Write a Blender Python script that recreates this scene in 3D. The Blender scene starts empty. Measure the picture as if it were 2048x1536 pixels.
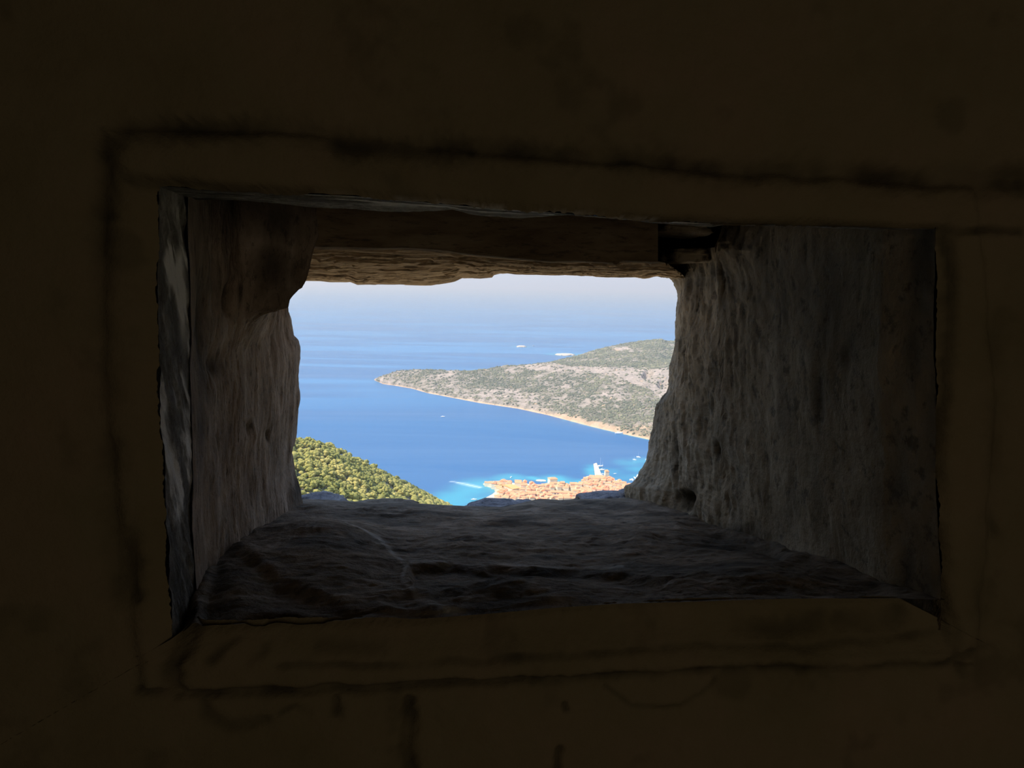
import bpy, math, random
import numpy as np
from mathutils import Matrix, Vector

random.seed(7)
RNG = np.random.RandomState(11)
D = bpy.data
SC = bpy.context.scene
COL = SC.collection

# ------------------------------------------------------------------ camera
F = 1600.0
PITCH = math.radians(7.13)      # looking down
ROLL = math.radians(1.2)
EYE = Vector((0.0, 0.0, 1.6))
SEA_Z = -400.0
cam_d = D.cameras.new('camera')
cam_d.sensor_width = 36.0
cam_d.lens = 36.0 * F / 2048.0
cam_d.clip_start = 0.05
cam_d.clip_end = 120000.0
cam = D.objects.new('camera', cam_d)
COL.objects.link(cam)
RC = Matrix.Rotation(math.pi / 2 - PITCH, 3, 'X') @ Matrix.Rotation(ROLL, 3, 'Z')
cam.matrix_world = Matrix.Translation(EYE) @ RC.to_4x4()
SC.camera = cam

# ------------------------------------------------------------------ view
SC.view_settings.view_transform = 'Standard'
SC.view_settings.look = 'None'
SC.view_settings.gamma = 1.0
SC.view_settings.use_curve_mapping = False
SC.view_settings.exposure = 0.68
SC.cycles.max_bounces = 8
SC.cycles.diffuse_bounces = 5
SC.cycles.volume_bounces = 0
SC.cycles.use_denoising = True

def lin(c):
    return tuple(((x / 255.0) / 12.92 if x / 255.0 <= 0.04045 else ((x / 255.0 + 0.055) / 1.055) ** 2.4) for x in c)

# ------------------------------------------------------------------ sky
world = D.worlds.new('sky')
SC.world = world
world.use_nodes = True
nt = world.node_tree
nt.nodes.clear()
wo = nt.nodes.new('ShaderNodeOutputWorld')
bg = nt.nodes.new('ShaderNodeBackground')
tc = nt.nodes.new('ShaderNodeTexCoord')
sx = nt.nodes.new('ShaderNodeSeparateXYZ')
rp = nt.nodes.new('ShaderNodeValToRGB')
nt.links.new(tc.outputs['Generated'], sx.inputs[0])
nt.links.new(sx.outputs['Z'], rp.inputs[0])
nt.links.new(rp.outputs[0], bg.inputs[0])
nt.links.new(bg.outputs[0], wo.inputs[0])
el = rp.color_ramp.elements
el[0].position = 0.0; el[0].color = (0.63, 0.65, 0.75, 1)
el[1].position = 1.0; el[1].color = (0.18, 0.32, 0.64, 1)
e = el.new(0.06); e.color = (0.54, 0.61, 0.75, 1)
e = el.new(0.30); e.color = (0.34, 0.47, 0.70, 1)
bg.inputs[1].default_value = 1.0

# ------------------------------------------------------------------ sun (high, behind the fort on the left)
sun_d = D.lights.new('sun', 'SUN')
sun_d.energy = 4.6
sun_d.angle = math.radians(0.53)
sun_d.color = (1.0, 0.93, 0.80)
sun = D.objects.new('sun', sun_d)
COL.objects.link(sun)
SUN_FROM = Vector((-0.75, -0.30, 1.05)).normalized()
sun.rotation_euler = SUN_FROM.to_track_quat('Z', 'Y').to_euler()
sun.location = (0, 0, 60)

# ------------------------------------------------------------------ wall frame of reference
YAW = math.radians(7.8)
D0 = 1.10                                  # eye to the inner face of the wall
NW = np.array([-math.sin(YAW), math.cos(YAW), 0.0])
UW = np.array([math.cos(YAW), math.sin(YAW), 0.0])
WALL_O = np.array([0.0, 0.0, 0.0]) + NW * D0      # origin of the wall on the floor
WALL_M = Matrix.Translation(Vector(WALL_O)) @ Matrix.Rotation(YAW, 4, 'Z')

# added warm fill lamp at the solid back wall, stands in for dim room light
fill_l = D.lights.new('room_fill', 'AREA')
fill_l.shape = 'RECTANGLE'
fill_l.size = 0.9
fill_l.size_y = 1.9
fill_l.energy = 7.6
fill_l.color = (1.0, 0.84, 0.64)
dlo = D.objects.new('room_fill', fill_l)
COL.objects.link(dlo)
dlo.matrix_world = WALL_M @ Matrix.Translation((0.9, -4.44, 1.25)) @ Matrix.Rotation(math.pi / 2, 4, 'X')

RCn = np.array(RC)
EYEn = np.array(EYE)

def ray(px, py):
    px = np.asarray(px, float); py = np.asarray(py, float)
    d = np.stack([(px - 1024) / F, -(py - 768) / F, -np.ones_like(px)], -1)
    return d @ RCn.T

def on_sea(px, py, z=SEA_Z):
    d = ray(px, py)
    t = (z - EYEn[2]) / d[..., 2]
    return EYEn + d * t[..., None]

def at_dist(px, py, dist):
    d = ray(px, py)
    h = np.sqrt(d[..., 0] ** 2 + d[..., 1] ** 2)
    return EYEn + d * (np.asarray(dist, float) / h)[..., None]

def wl(px, py, s):
    """a seen point at depth s inside the wall, in the wall's own coordinates (a, s, z)"""
    px, py, s = np.broadcast_arrays(np.asarray(px, float), np.asarray(py, float), np.asarray(s, float))
    d = ray(px, py)
    t = (D0 + s) / (d @ NW)
    p = EYEn + d * t[..., None]
    q = p - WALL_O
    return np.stack([q @ UW, q @ NW, q[..., 2]], -1)

def wl_px(P):
    """the reverse: wall coordinates to where the photograph shows them (used to lay out relief)"""
    w = WALL_O + P[..., 0:1] * UW + P[..., 1:2] * NW + P[..., 2:3] * np.array([0, 0, 1.0])
    c = (w - EYEn) @ RCn
    return 1024 + F * c[..., 0] / -c[..., 2], 768 - F * c[..., 1] / -c[..., 2]

# ------------------------------------------------------------------ noise
def _hash(ix, iy, iz, seed):
    h = (ix.astype(np.int64) * 374761393 + iy.astype(np.int64) * 668265263 + iz.astype(np.int64) * 2147483647 + seed * 974634777) & 0xFFFFFFFF
    h = ((h ^ (h >> 13)) * 1274126177) & 0xFFFFFFFF
    h = (h ^ (h >> 16)) & 0xFFFFFFFF
    h = (h * 2246822519) & 0xFFFFFFFF
    h = h ^ (h >> 15)
    return (h & 0xFFFFFF) / float(0x7FFFFF) - 1.0

def vnoise(P, seed=0):
    P = np.asarray(P, float)
    i = np.floor(P); f = P - i
    f = f * f * f * (f * (f * 6 - 15) + 10)
    x, y, z = i[..., 0], i[..., 1], i[..., 2]
    out = 0
    for dx in (0, 1):
        wx = f[..., 0] if dx else 1 - f[..., 0]
        for dy in (0, 1):
            wy = f[..., 1] if dy else 1 - f[..., 1]
            for dz in (0, 1):
                wz = f[..., 2] if dz else 1 - f[..., 2]
                out = out + wx * wy * wz * _hash(x + dx, y + dy, z + dz, seed)
    return out

def fbm(P, octaves=4, seed=0, gain=0.5):
    P = np.asarray(P, float)
    a, s, o = 1.0, 0.0, 0.0
    for k in range(octaves):
        o = o + a * vnoise(P * (2.03 ** k) + 17.3 * k, seed + k)
        s += a
        a *= gain
    return o / s

def ridged(P, octaves=4, seed=0):
    a, s, o = 1.0, 0.0, 0.0
    for k in range(octaves):
        o = o + a * (1 - 2 * np.abs(vnoise(P * (2.03 ** k) + 9.1 * k, seed + k)))
        s += a; a *= 0.5
    return o / s

def smooth(e0, e1, x):
    t = np.clip((x - e0) / (e1 - e0), 0, 1)
    return t * t * (3 - 2 * t)

def poly_dist(px, py, pts):
    """pixel distance to an open polyline"""
    best = np.full(np.shape(px), 1e9)
    for (x0, y0), (x1, y1) in zip(pts[:-1], pts[1:]):
        dx, dy = x1 - x0, y1 - y0
        L = dx * dx + dy * dy + 1e-9
        t = np.clip(((px - x0) * dx + (py - y0) * dy) / L, 0, 1)
        best = np.minimum(best, np.hypot(px - x0 - t * dx, py - y0 - t * dy))
    return best

def inside(px, py, pts):
    px = np.asarray(px, float); py = np.asarray(py, float)
    r = np.zeros(px.shape, bool)
    n = len(pts)
    for i in range(n):
        x0, y0 = pts[i]; x1, y1 = pts[(i + 1) % n]
        c = ((y0 > py) != (y1 > py)) & (px < (x1 - x0) * (py - y0) / ((y1 - y0) + 1e-12) + x0)
        r ^= c
    return r

# ------------------------------------------------------------------ objects
def tag(o, label=None, cat=None, group=None, kind=None):
    if label: o['label'] = label
    if cat: o['category'] = cat
    if group: o['group'] = group
    if kind: o['kind'] = kind
    return o

def mesh_from(name, V, Fc, mats, smooth_sh=True, attrs=None, mat_idx=None):
    V = np.asarray(V, np.float32).reshape(-1, 3)
    Fc = np.asarray(Fc, np.int32)
    me = D.meshes.new(name)
    nf, k = Fc.shape
    me.vertices.add(len(V)); me.vertices.foreach_set('co', V.ravel())
    me.loops.add(nf * k); me.loops.foreach_set('vertex_index', Fc.ravel())
    me.polygons.add(nf)
    me.polygons.foreach_set('loop_start', np.arange(0, nf * k, k, dtype=np.int32))
    try:
        me.polygons.foreach_set('loop_total', np.full(nf, k, np.int32))
    except Exception:
        pass
    me.polygons.foreach_set('use_smooth', np.full(nf, smooth_sh, bool))
    if mat_idx is not None:
        me.polygons.foreach_set('material_index', np.asarray(mat_idx, np.int32))
    for m in (mats if isinstance(mats, (list, tuple)) else [mats]):
        me.materials.append(m)
    if attrs:
        for an, av in attrs.items():
            at = me.attributes.new(an, 'FLOAT', 'POINT')
            at.data.foreach_set('value', np.asarray(av, np.float32).ravel())
    me.update(calc_edges=True)
    me.validate()
    return me

def link(name, me, parent=None, loc=None):
    o = D.objects.new(name, me)
    COL.objects.link(o)
    if parent: o.parent = parent
    if loc is not None: o.location = loc
    return o

def empty(name, loc, parent=None):
    o = D.objects.new(name, None)
    o.empty_display_size = 0.2
    COL.objects.link(o)
    o.location = loc
    if parent: o.parent = parent
    return o

def grid_faces(nv, nu, flip=False):
    i = np.arange(nv - 1)[:, None] * nu + np.arange(nu - 1)[None, :]
    f = np.stack([i, i + 1, i + nu + 1, i + nu], -1).reshape(-1, 4)
    return f[:, ::-1] if flip else f

def grid_normals(P):
    du = np.gradient(P, axis=1); dv = np.gradient(P, axis=0)
    n = np.cross(du, dv)
    return n / (np.linalg.norm(n, axis=-1, keepdims=True) + 1e-12)

# ------------------------------------------------------------------ materials
class NT:
    def __init__(s, name):
        s.m = D.materials.new(name); s.m.use_nodes = True
        s.t = s.m.node_tree; s.t.nodes.clear()
        s.out = s.n('ShaderNodeOutputMaterial')
        s.b = s.n('ShaderNodeBsdfPrincipled')
        s.l(s.b.outputs[0], s.out.inputs[0])
        s.b.inputs['Specular IOR Level'].default_value = 0.2
    def n(s, t, **kw):
        nd = s.t.nodes.new(t)
        for k, v in kw.items(): setattr(nd, k, v)
        return nd
    def l(s, a, b): s.t.links.new(a, b)
    def coord(s, scale=(1, 1, 1), rot=(0, 0, 0), which='Object'):
        c = s.n('ShaderNodeTexCoord'); m = s.n('ShaderNodeMapping')
        m.inputs['Scale'].default_value = scale; m.inputs['Rotation'].default_value = rot
        s.l(c.outputs[which], m.inputs[0]); return m.outputs[0]
    def noise(s, vec, scale, detail=4, rough=0.55, dist=0.0):
        n = s.n('ShaderNodeTexNoise')
        n.inputs['Scale'].default_value = scale; n.inputs['Detail'].default_value = detail
        n.inputs['Roughness'].default_value = rough; n.inputs['Distortion'].default_value = dist
        s.l(vec, n.inputs['Vector']); return n.outputs['Fac']
    def ramp(s, fac, stops):
        r = s.n('ShaderNodeValToRGB'); e = r.color_ramp.elements
        e[0].position, e[0].color = stops[0][0], (*stops[0][1], 1)
        e[1].position, e[1].color = stops[-1][0], (*stops[-1][1], 1)
        for p, c in stops[1:-1]:
            x = e.new(p); x.color = (*c, 1)
        s.l(fac, r.inputs[0]); return r.outputs[0]
    def mix(s, fac, a, b, mode='MIX'):
        m = s.n('ShaderNodeMix', data_type='RGBA', blend_type=mode)
        for sock, v in ((m.inputs[0], fac), (m.inputs[6], a), (m.inputs[7], b)):
            if isinstance(v, (int, float)): sock.default_value = v
            elif isinstance(v, tuple): sock.default_value = (*v, 1)
            else: s.l(v, sock)
        return m.outputs[2]
    def math(s, op, a, b=0.0):
        m = s.n('ShaderNodeMath', operation=op)
        for sock, v in ((m.inputs[0], a), (m.inputs[1], b)):
            if isinstance(v, (int, float)): sock.default_value = v
            else: s.l(v, sock)
        return m.outputs[0]
    def attr(s, name):
        a = s.n('ShaderNodeAttribute', attribute_name=name); return a.outputs['Fac']
    def rand(s):
        return s.n('ShaderNodeObjectInfo').outputs['Random']
    def bump(s, h, strength=0.5, dist=0.01):
        b = s.n('ShaderNodeBump'); b.inputs['Strength'].default_value = strength
        b.inputs['Distance'].default_value = dist
        s.l(h, b.inputs['Height']); s.l(b.outputs[0], s.b.inputs['Normal'])
    def color(s, c):
        if isinstance(c, tuple): s.b.inputs['Base Color'].default_value = (*c, 1)
        else: s.l(c, s.b.inputs['Base Color'])
    def rough(s, v): s.b.inputs['Roughness'].default_value = v

def mat_plaster():
    t = NT('old_plaster'); v = t.coord()
    a = t.noise(v, 3.0, 6, .6); b = t.noise(v, 30, 5, .65)
    c = t.ramp(a, [(.3, (.14, .12, .065)), (.5, (.19, .16, .095)), (.7, (.225, .17, .11))])
    c = t.mix(t.math('MULTIPLY', b, .6), c, (.16, .12, .06))
    c = t.mix(t.attr('stain_shade'), c, (.022, .020, .012))  # dark mask holds plaster dirt and painted groove shade together
    c = t.mix(t.attr('pale'), c, (.50, .50, .48))
    t.color(c); t.rough(.92)
    h = t.math('ADD', t.noise(v, 60, 5, .7), t.math('MULTIPLY', a, 2.0))
    t.bump(h, .55, .006)
    return t.m

def mat_stone(name, c0, c1, c2, stretch=(1, 1, .22), scale=22, bstr=.9, bdist=.008, pit=(.04, .035, .028)):
    t = NT(name); v = t.coord(stretch); v2 = t.coord()
    a = t.noise(v, scale, 6, .62, .4); b = t.noise(v2, 4.5, 4, .6); g = t.noise(v, scale * 4, 5, .7)
    c = t.ramp(a, [(.30, c0), (.5, c1), (.68, c2)])
    c = t.mix(t.math('MULTIPLY', b, .55), c, c0)
    pits = t.ramp(g, [(.36, (1, 1, 1)), (.46, (0, 0, 0))])
    c = t.mix(t.math('MULTIPLY', pits, .55), c, pit)
    c = t.mix(t.attr('stain_shade'), c, (.02, .018, .012))  # dark mask mixes stone dirt with painted shade of recesses and unlit faces
    c = t.mix(t.attr('pale'), c, (.78, .78, .75))
    t.color(c); t.rough(.9)
    h = t.math('ADD', t.math('MULTIPLY', a, 1.5), t.math('MULTIPLY', g, .8))
    t.bump(h, bstr, bdist)
    return t.m

PLASTER = mat_plaster()
STONE_L = mat_stone('streaked_reveal_stone', (.17, .125, .085), (.33, .26, .195), (.50, .41, .325), (1, 1, .4))
STONE_R = mat_stone('streaked_right_stone', (.20, .16, .10), (.33, .27, .18), (.46, .39, .28), (1, 1, .75), 9, .7)
SLAB = mat_stone('layered_lintel_stone', (.30, .20, .10), (.60, .44, .26), (.80, .63, .40), (.22, 1, 1), 30, .7, .006)
SILL = mat_stone('worn_sill_stone', (.10, .075, .05), (.23, .185, .13), (.40, .335, .26), (.8, 1, 1), 16, .9, .008)
ROCK = mat_stone('weathered_grey_rock', (.16, .16, .17), (.32, .31, .32), (.52, .50, .49), (1, 1, 1), 30, .9, .008)
STRIP = mat_stone('flaked_whitewash', (.11, .10, .08), (.26, .25, .22), (.50, .49, .45), (1, 1, .8), 30, .8, .006)
CAVITY_SHADE = mat_stone('cavity_shade_face', (.03, .022, .015), (.045, .034, .022), (.07, .05, .03), (.2, 1, 1), 20, .6, .005)  # near-black colour holds the shade of the unlit cavity

# ------------------------------------------------------------------ room shell
wall = empty('wall_front', WALL_O)
wall.rotation_euler = (0, 0, YAW)
tag(wall, kind='structure')

X0, X1, Z0, Z1, SB = -2.6, 2.6, 0.0, 3.0, -4.5

# aperture loop in the photograph, at the inner face
TOP_LINE = [(318, 372), (480, 384), (620, 389), (700, 392), (760, 397), (880, 408), (1000, 418), (1100, 425), (1250, 437), (1400, 446), (1600, 451), (1874, 458)]
SILL_LINE = [(346, 1290), (368, 1262), (385, 1250), (600, 1242), (850, 1237), (1000, 1226), (1250, 1207), (1500, 1202), (1800, 1197), (1884, 1240)]
LEFT_LINE = [(318, 372), (316, 600), (322, 800), (330, 1000), (340, 1180), (346, 1290)]
RIGHT_LINE = [(1874, 458), (1868, 700), (1874, 900), (1880, 1100), (1884, 1240)]

def dense(pts, n):
    pts = np.array(pts, float)
    L = np.r_[0, np.cumsum(np.hypot(*np.diff(pts, axis=0).T))]
    q = np.linspace(0, L[-1], n)
    return np.stack([np.interp(q, L, pts[:, 0]), np.interp(q, L, pts[:, 1])], -1)

nT, nR, nB, nL = 520, 280, 520, 300
loop = np.concatenate([dense(TOP_LINE, nT + 1)[:-1], dense(RIGHT_LINE, nR + 1)[:-1],
                       dense(SILL_LINE, nB + 1)[::-1][:-1], dense(LEFT_LINE, nL + 1)[::-1][:-1]])
loopW = wl(loop[:, 0], loop[:, 1], 0.0)
# rough edge
jit = fbm(np.c_[loop / 9.0, np.zeros(len(loop))], 3, 5) + 1.6 * fbm(np.c_[loop / 70.0, np.zeros(len(loop))], 3, 6)
cen = loopW.mean(0)
edge_dir = loopW - cen; edge_dir /= np.linalg.norm(edge_dir, axis=1, keepdims=True)
loopW = loopW + edge_dir * (jit * 0.003)[:, None]
# outer rectangle
ctr = np.array([cen[0], 0, cen[2]])
def to_rect(p):
    d = p - ctr
    tx = np.where(d[:, 0] > 0, (X1 - ctr[0]) / np.maximum(d[:, 0], 1e-6), (X0 - ctr[0]) / np.minimum(d[:, 0], -1e-6))
    tz = np.where(d[:, 2] > 0, (Z1 - ctr[2]) / np.maximum(d[:, 2], 1e-6), (Z0 - ctr[2]) / np.minimum(d[:, 2], -1e-6))
    return ctr + d * np.minimum(tx, tz)[:, None]
outer = to_rect(loopW)
n = len(loop)
# rays that meet the corners exactly keep the face square
for cx, cz in ((X0, Z0), (X0, Z1), (X1, Z0), (X1, Z1)):
    k = np.argmin(np.hypot(outer[:, 0] - cx, outer[:, 2] - cz)); outer[k] = (cx, 0, cz)
rr = np.r_[0, 0.002, np.linspace(0.006, .30, 84), np.linspace(.31, 1, 30)] 
P = loopW[None] * (1 - rr)[:, None, None] + outer[None] * rr[:, None, None]
P[..., 1] = 0
ppx, ppy = wl_px(P)
wob = fbm(np.stack([ppx / 60, ppy / 60, ppx * 0], -1), 3, 21) * 9
wob2 = fbm(np.stack([ppx / 14, ppy / 14, ppx * 0], -1), 3, 25)
wob3 = fbm(np.stack([ppx / 70, ppy / 70, ppx * 0 + 4], -1), 4, 28)
GROOVES = [  # polyline, half width px, depth m, dark strength (dirt plus painted groove shade)
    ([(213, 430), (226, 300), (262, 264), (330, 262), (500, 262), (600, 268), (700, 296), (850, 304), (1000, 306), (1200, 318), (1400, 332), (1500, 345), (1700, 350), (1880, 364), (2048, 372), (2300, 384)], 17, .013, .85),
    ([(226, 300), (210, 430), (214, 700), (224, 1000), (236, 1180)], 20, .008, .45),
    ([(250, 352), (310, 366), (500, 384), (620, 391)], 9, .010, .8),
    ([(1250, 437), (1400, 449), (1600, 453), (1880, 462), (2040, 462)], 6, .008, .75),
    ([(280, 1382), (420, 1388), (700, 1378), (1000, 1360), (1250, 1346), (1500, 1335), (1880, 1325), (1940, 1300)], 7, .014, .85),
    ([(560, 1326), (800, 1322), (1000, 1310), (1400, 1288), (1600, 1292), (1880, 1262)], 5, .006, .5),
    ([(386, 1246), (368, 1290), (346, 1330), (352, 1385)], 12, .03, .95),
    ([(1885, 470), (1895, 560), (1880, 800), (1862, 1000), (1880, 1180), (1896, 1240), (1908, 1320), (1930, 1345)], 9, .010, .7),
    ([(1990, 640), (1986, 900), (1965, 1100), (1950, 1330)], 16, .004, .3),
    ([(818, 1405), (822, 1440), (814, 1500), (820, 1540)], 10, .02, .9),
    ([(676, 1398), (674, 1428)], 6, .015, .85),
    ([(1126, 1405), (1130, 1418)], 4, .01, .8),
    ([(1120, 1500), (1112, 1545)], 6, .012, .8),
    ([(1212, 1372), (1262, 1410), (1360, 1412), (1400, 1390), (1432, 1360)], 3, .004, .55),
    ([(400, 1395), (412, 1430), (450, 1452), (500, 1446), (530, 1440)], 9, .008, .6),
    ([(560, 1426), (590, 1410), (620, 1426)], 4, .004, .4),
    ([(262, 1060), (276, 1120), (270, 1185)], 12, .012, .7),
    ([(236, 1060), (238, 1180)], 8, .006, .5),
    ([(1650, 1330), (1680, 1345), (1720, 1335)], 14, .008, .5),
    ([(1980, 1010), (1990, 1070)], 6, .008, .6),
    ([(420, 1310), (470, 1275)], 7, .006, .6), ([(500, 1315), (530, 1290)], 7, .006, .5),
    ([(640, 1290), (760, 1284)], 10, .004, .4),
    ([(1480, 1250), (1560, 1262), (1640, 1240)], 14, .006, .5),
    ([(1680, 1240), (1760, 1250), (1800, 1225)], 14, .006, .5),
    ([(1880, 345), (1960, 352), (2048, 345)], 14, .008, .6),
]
depth = np.zeros(ppx.shape); stain_shade = np.zeros(ppx.shape)
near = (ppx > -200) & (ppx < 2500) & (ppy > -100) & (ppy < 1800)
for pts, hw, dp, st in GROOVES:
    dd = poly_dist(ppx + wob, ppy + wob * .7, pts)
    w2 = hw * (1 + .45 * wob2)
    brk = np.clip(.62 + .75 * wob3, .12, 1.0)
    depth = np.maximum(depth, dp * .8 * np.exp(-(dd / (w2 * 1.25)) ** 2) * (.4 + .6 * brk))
    stain_shade = np.maximum(stain_shade, st * np.exp(-(dd / (w2 * 1.45)) ** 2) * brk)
big = fbm(P * np.array([1.6, 1, 1.6]) + 3, 4, 31)
med = fbm(P * np.array([9, 1, 9]), 5, 35)
fine = fbm(P * np.array([40, 1, 40]), 3, 39)
rel = -big * .012 - med * .004 - fine * .0009 + depth
# the plaster band round the opening stands a little proud of the wall
band_out = [(200, 250), (600, 258), (1000, 300), (1500, 340), (1960, 366), (2000, 800), (1960, 1340), (1000, 1365), (280, 1390), (205, 800)]
inb = inside(ppx + wob, ppy + wob, band_out)
bd = poly_dist(ppx + wob, ppy + wob, band_out + band_out[:1])
rel += np.where(inb, -.012 * smooth(0, 22, bd), 0)
# sloping lower chamfer of the band, rounded arrises
cham = smooth(90, 0, np.abs(ppy - 1235)) * inside(ppx, ppy, [(370, 1180), (1885, 1150), (1890, 1300), (370, 1330)])
rel += cham * .018
arr = np.arange(len(rr))[:, None] * np.ones((1, n))
rel += .008 * np.exp(-(rr[:, None] / .006) ** 2)
stain_shade = np.clip(stain_shade + .25 * smooth(.25, .6, fbm(P * np.array([14, 1, 14]) + 9, 4, 44)), 0, 1)
# dirt brushed on the right side of the opening
P[..., 1] = rel
pale = np.zeros(ppx.shape)
dtop = poly_dist(ppx, ppy, TOP_LINE[2:])
pale = np.clip((1 - smooth(1.0, 7, dtop)) * smooth(-.25, .5, fbm(np.stack([ppx / 45, ppy / 6, ppx * 0], -1), 3, 52)), 0, 1) * .55  # pale chips plus the lit edge highlight, painted in
pale *= smooth(1500, 1300, ppx)
V = P.reshape(-1, 3)
i = np.arange(len(rr) - 1)[:, None] * n + np.arange(n)[None]
j = np.arange(len(rr) - 1)[:, None] * n + (np.arange(n)[None] + 1) % n
Fc = np.stack([i, i + n, j + n, j], -1).reshape(-1, 4)
o = link('plaster_face', mesh_from('plaster_face', V, Fc, PLASTER, attrs={'stain_shade': stain_shade, 'pale': pale}), wall)

def slab_box(name, lo, hi, mat, parent=None, kind='structure'):
    lo = np.array(lo, float); hi = np.array(hi, float)
    v = np.array([[(hi if (k >> a) & 1 else lo)[a] for a in range(3)] for k in range(8)])
    f = [(0, 2, 3, 1), (4, 5, 7, 6), (0, 1, 5, 4), (2, 6, 7, 3), (0, 4, 6, 2), (1, 3, 7, 5)]
    z = np.zeros(8)
    me = mesh_from(name, v, f, mat, False, attrs={'stain_shade': z, 'pale': z})
    o = link(name, me, parent)
    if parent is None:
        o.matrix_world = WALL_M
        tag(o, kind=kind)
    return o

slab_box('floor', (X0 - .4, SB - .4, -.3), (X1 + .4, .0, 0), STONE_R)
slab_box('ceiling', (X0 - .4, SB - .4, 3.0), (X1 + .4, .0, 3.3), PLASTER)
slab_box('wall_left', (X0 - .4, SB, 0), (X0, 0, 3.0), PLASTER)
slab_box('wall_right', (X1, SB, 0), (X1 + .4, 0, 3.0), PLASTER)
slab_box('wall_back', (X0 - .4, SB - .4, 0), (X1 + .4, SB, 3.0), PLASTER)

# ------------------------------------------------------------------ reveals, lintel, sill
def patch(name, rows, axis, nu, seg, disp, mat, flip=False, attr=None, pre=None):
    """rows: (s, lo, hi, [(coord, value)...]); axis 'y': value is the x seen at height y, axis 'x': value is the y seen at x.
    Positions between rows are straight in space; disp(P, px, py, u, v) gives the relief along the normal."""
    t = np.linspace(0, 1, nu)
    R = []
    for (s, lo, hi, pts) in rows:
        q = lo + (hi - lo) * t
        xs, ys = zip(*pts)
        val = np.interp(q, xs, ys)
        R.append(wl(val, q, s) if axis == 'y' else wl(q, val, s))
    out = [R[0][None]]
    for k, m in enumerate(seg):
        w = (np.arange(1, m + 1) / m)[:, None, None]
        out.append(R[k][None] * (1 - w) + R[k + 1][None] * w)
    P = np.concatenate(out, 0)
    wv = .0035 * fbm(P * np.array([0, 0, 9.0]) + 2, 3, 401)
    wx = .0035 * fbm(P * np.array([8.0, 0, 0]) + 5, 3, 402)
    inner_w = smooth(0.0, .12, P[..., 1]) * smooth(1.0, .8, P[..., 1])
    if axis == 'y': P[..., 0] += wv * inner_w
    else: P[..., 2] += wx * inner_w
    N = grid_normals(P)
    if flip: N = -N
    px, py = wl_px(P)
    nv = P.shape[0]
    v = np.linspace(0, 1, nv)[:, None] * np.ones((1, nu))
    P2 = P + N * disp(P, px, py, t[None] * np.ones((nv, 1)), v)[..., None]
    at = attr(P, px, py) if attr else (np.zeros(px.shape), np.zeros(px.shape))
    me = mesh_from(name, P2, grid_faces(nv, nu, flip), mat, attrs={'stain_shade': np.clip(at[0], 0, 1), 'pale': np.clip(at[1], 0, 1)})
    return link(name, me, wall), P2

EDGE_L = [(380, 600), (470, 600), (560, 588), (600, 574), (612, 572), (619, 571), (624, 579), (640, 584), (660, 587), (671, 588), (682, 597), (695, 600), (715, 601), (730, 600), (760, 598), (790, 599), (800, 600), (820, 596), (845, 595), (865, 594), (880, 592), (890, 590), (898, 583), (920, 587), (950, 591), (975, 598), (990, 601), (1010, 605), (1030, 609), (1070, 615)]

# the flaked whitewashed strip at the left arris
def d_strip(P, px, py, u, v):
    q = np.stack([P[..., 1] * 40 + P[..., 2] * 26, P[..., 2] * 12, P[..., 0]], -1)
    return (.004 * fbm(q, 4, 61) + .0015 * fbm(P * 60, 3, 62))
def a_strip(P, px, py):
    q = np.stack([P[..., 1] * 34 + P[..., 2] * 24, P[..., 2] * 9 - P[..., 1] * 8, P[..., 0]], -1)
    s = fbm(q, 4, 65)
    streak = smooth(-.12, .30, s) * smooth(380, 470, py) * smooth(1060, 1020, py)
    line = np.exp(-((px - (362 + (py - 560) * .045)) / 6) ** 2) * smooth(480, 520, py) * smooth(720, 620, py)
    st = smooth(.1, -.35, s) * .7 + .5 * smooth(1020, 1080, py)
    return st * .7, np.clip(streak * 1.0 + line * 1.0, 0, 1)
patch('whitewashed_strip', [(0.0, 372, 1290, LEFT_LINE and [(y, x) for x, y in LEFT_LINE]),
                            (0.15, 340, 1330, [(372, 368), (600, 374), (800, 381), (1000, 384), (1200, 388), (1330, 394)])],
      'y', 400, [50], d_strip, STRIP, attr=a_strip)

def d_left(P, px, py, u, v):
    q = P * np.array([9, 16, 5.0])
    g = .009 * fbm(q, 5, 71) + .004 * ridged(P * np.array([20, 34, 9]), 4, 73) + .0012 * fbm(P * 90, 3, 75)
    fade = 1 - smooth(.90, 1.0, v) * .93
    g = g * fade * (.35 + .65 * smooth(0, .12, v))
    # dark vertical slots in the stone
    for (a, b, c, e, dp) in ((407, 640, 12, 90, .018), (455, 600, 10, 30, .02), (430, 730, 12, 30, .015), (500, 855, 5, 14, .012), (535, 870, 4, 12, .01)):
        g = g - dp * np.exp(-((px - a) / c) ** 2 - ((py - b) / e) ** 2)
    return g
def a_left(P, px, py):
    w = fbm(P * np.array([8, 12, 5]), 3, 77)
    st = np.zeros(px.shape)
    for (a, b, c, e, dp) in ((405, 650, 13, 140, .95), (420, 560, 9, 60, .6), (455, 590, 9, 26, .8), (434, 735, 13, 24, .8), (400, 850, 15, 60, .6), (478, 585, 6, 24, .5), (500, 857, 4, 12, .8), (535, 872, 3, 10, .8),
                             (590, 985, 10, 40, .8), (560, 440, 60, 60, .8), (545, 530, 45, 60, .75)):  # dark of the slots and shade of the overhanging block, painted as colour
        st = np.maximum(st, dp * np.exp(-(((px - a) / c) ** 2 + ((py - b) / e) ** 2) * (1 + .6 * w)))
    st = np.maximum(st, .55 * smooth(560, 400, py))  # upper reveal darkened: the block's shade put into the colour
    return st + .3 * smooth(.2, .6, w), np.zeros(px.shape)
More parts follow.
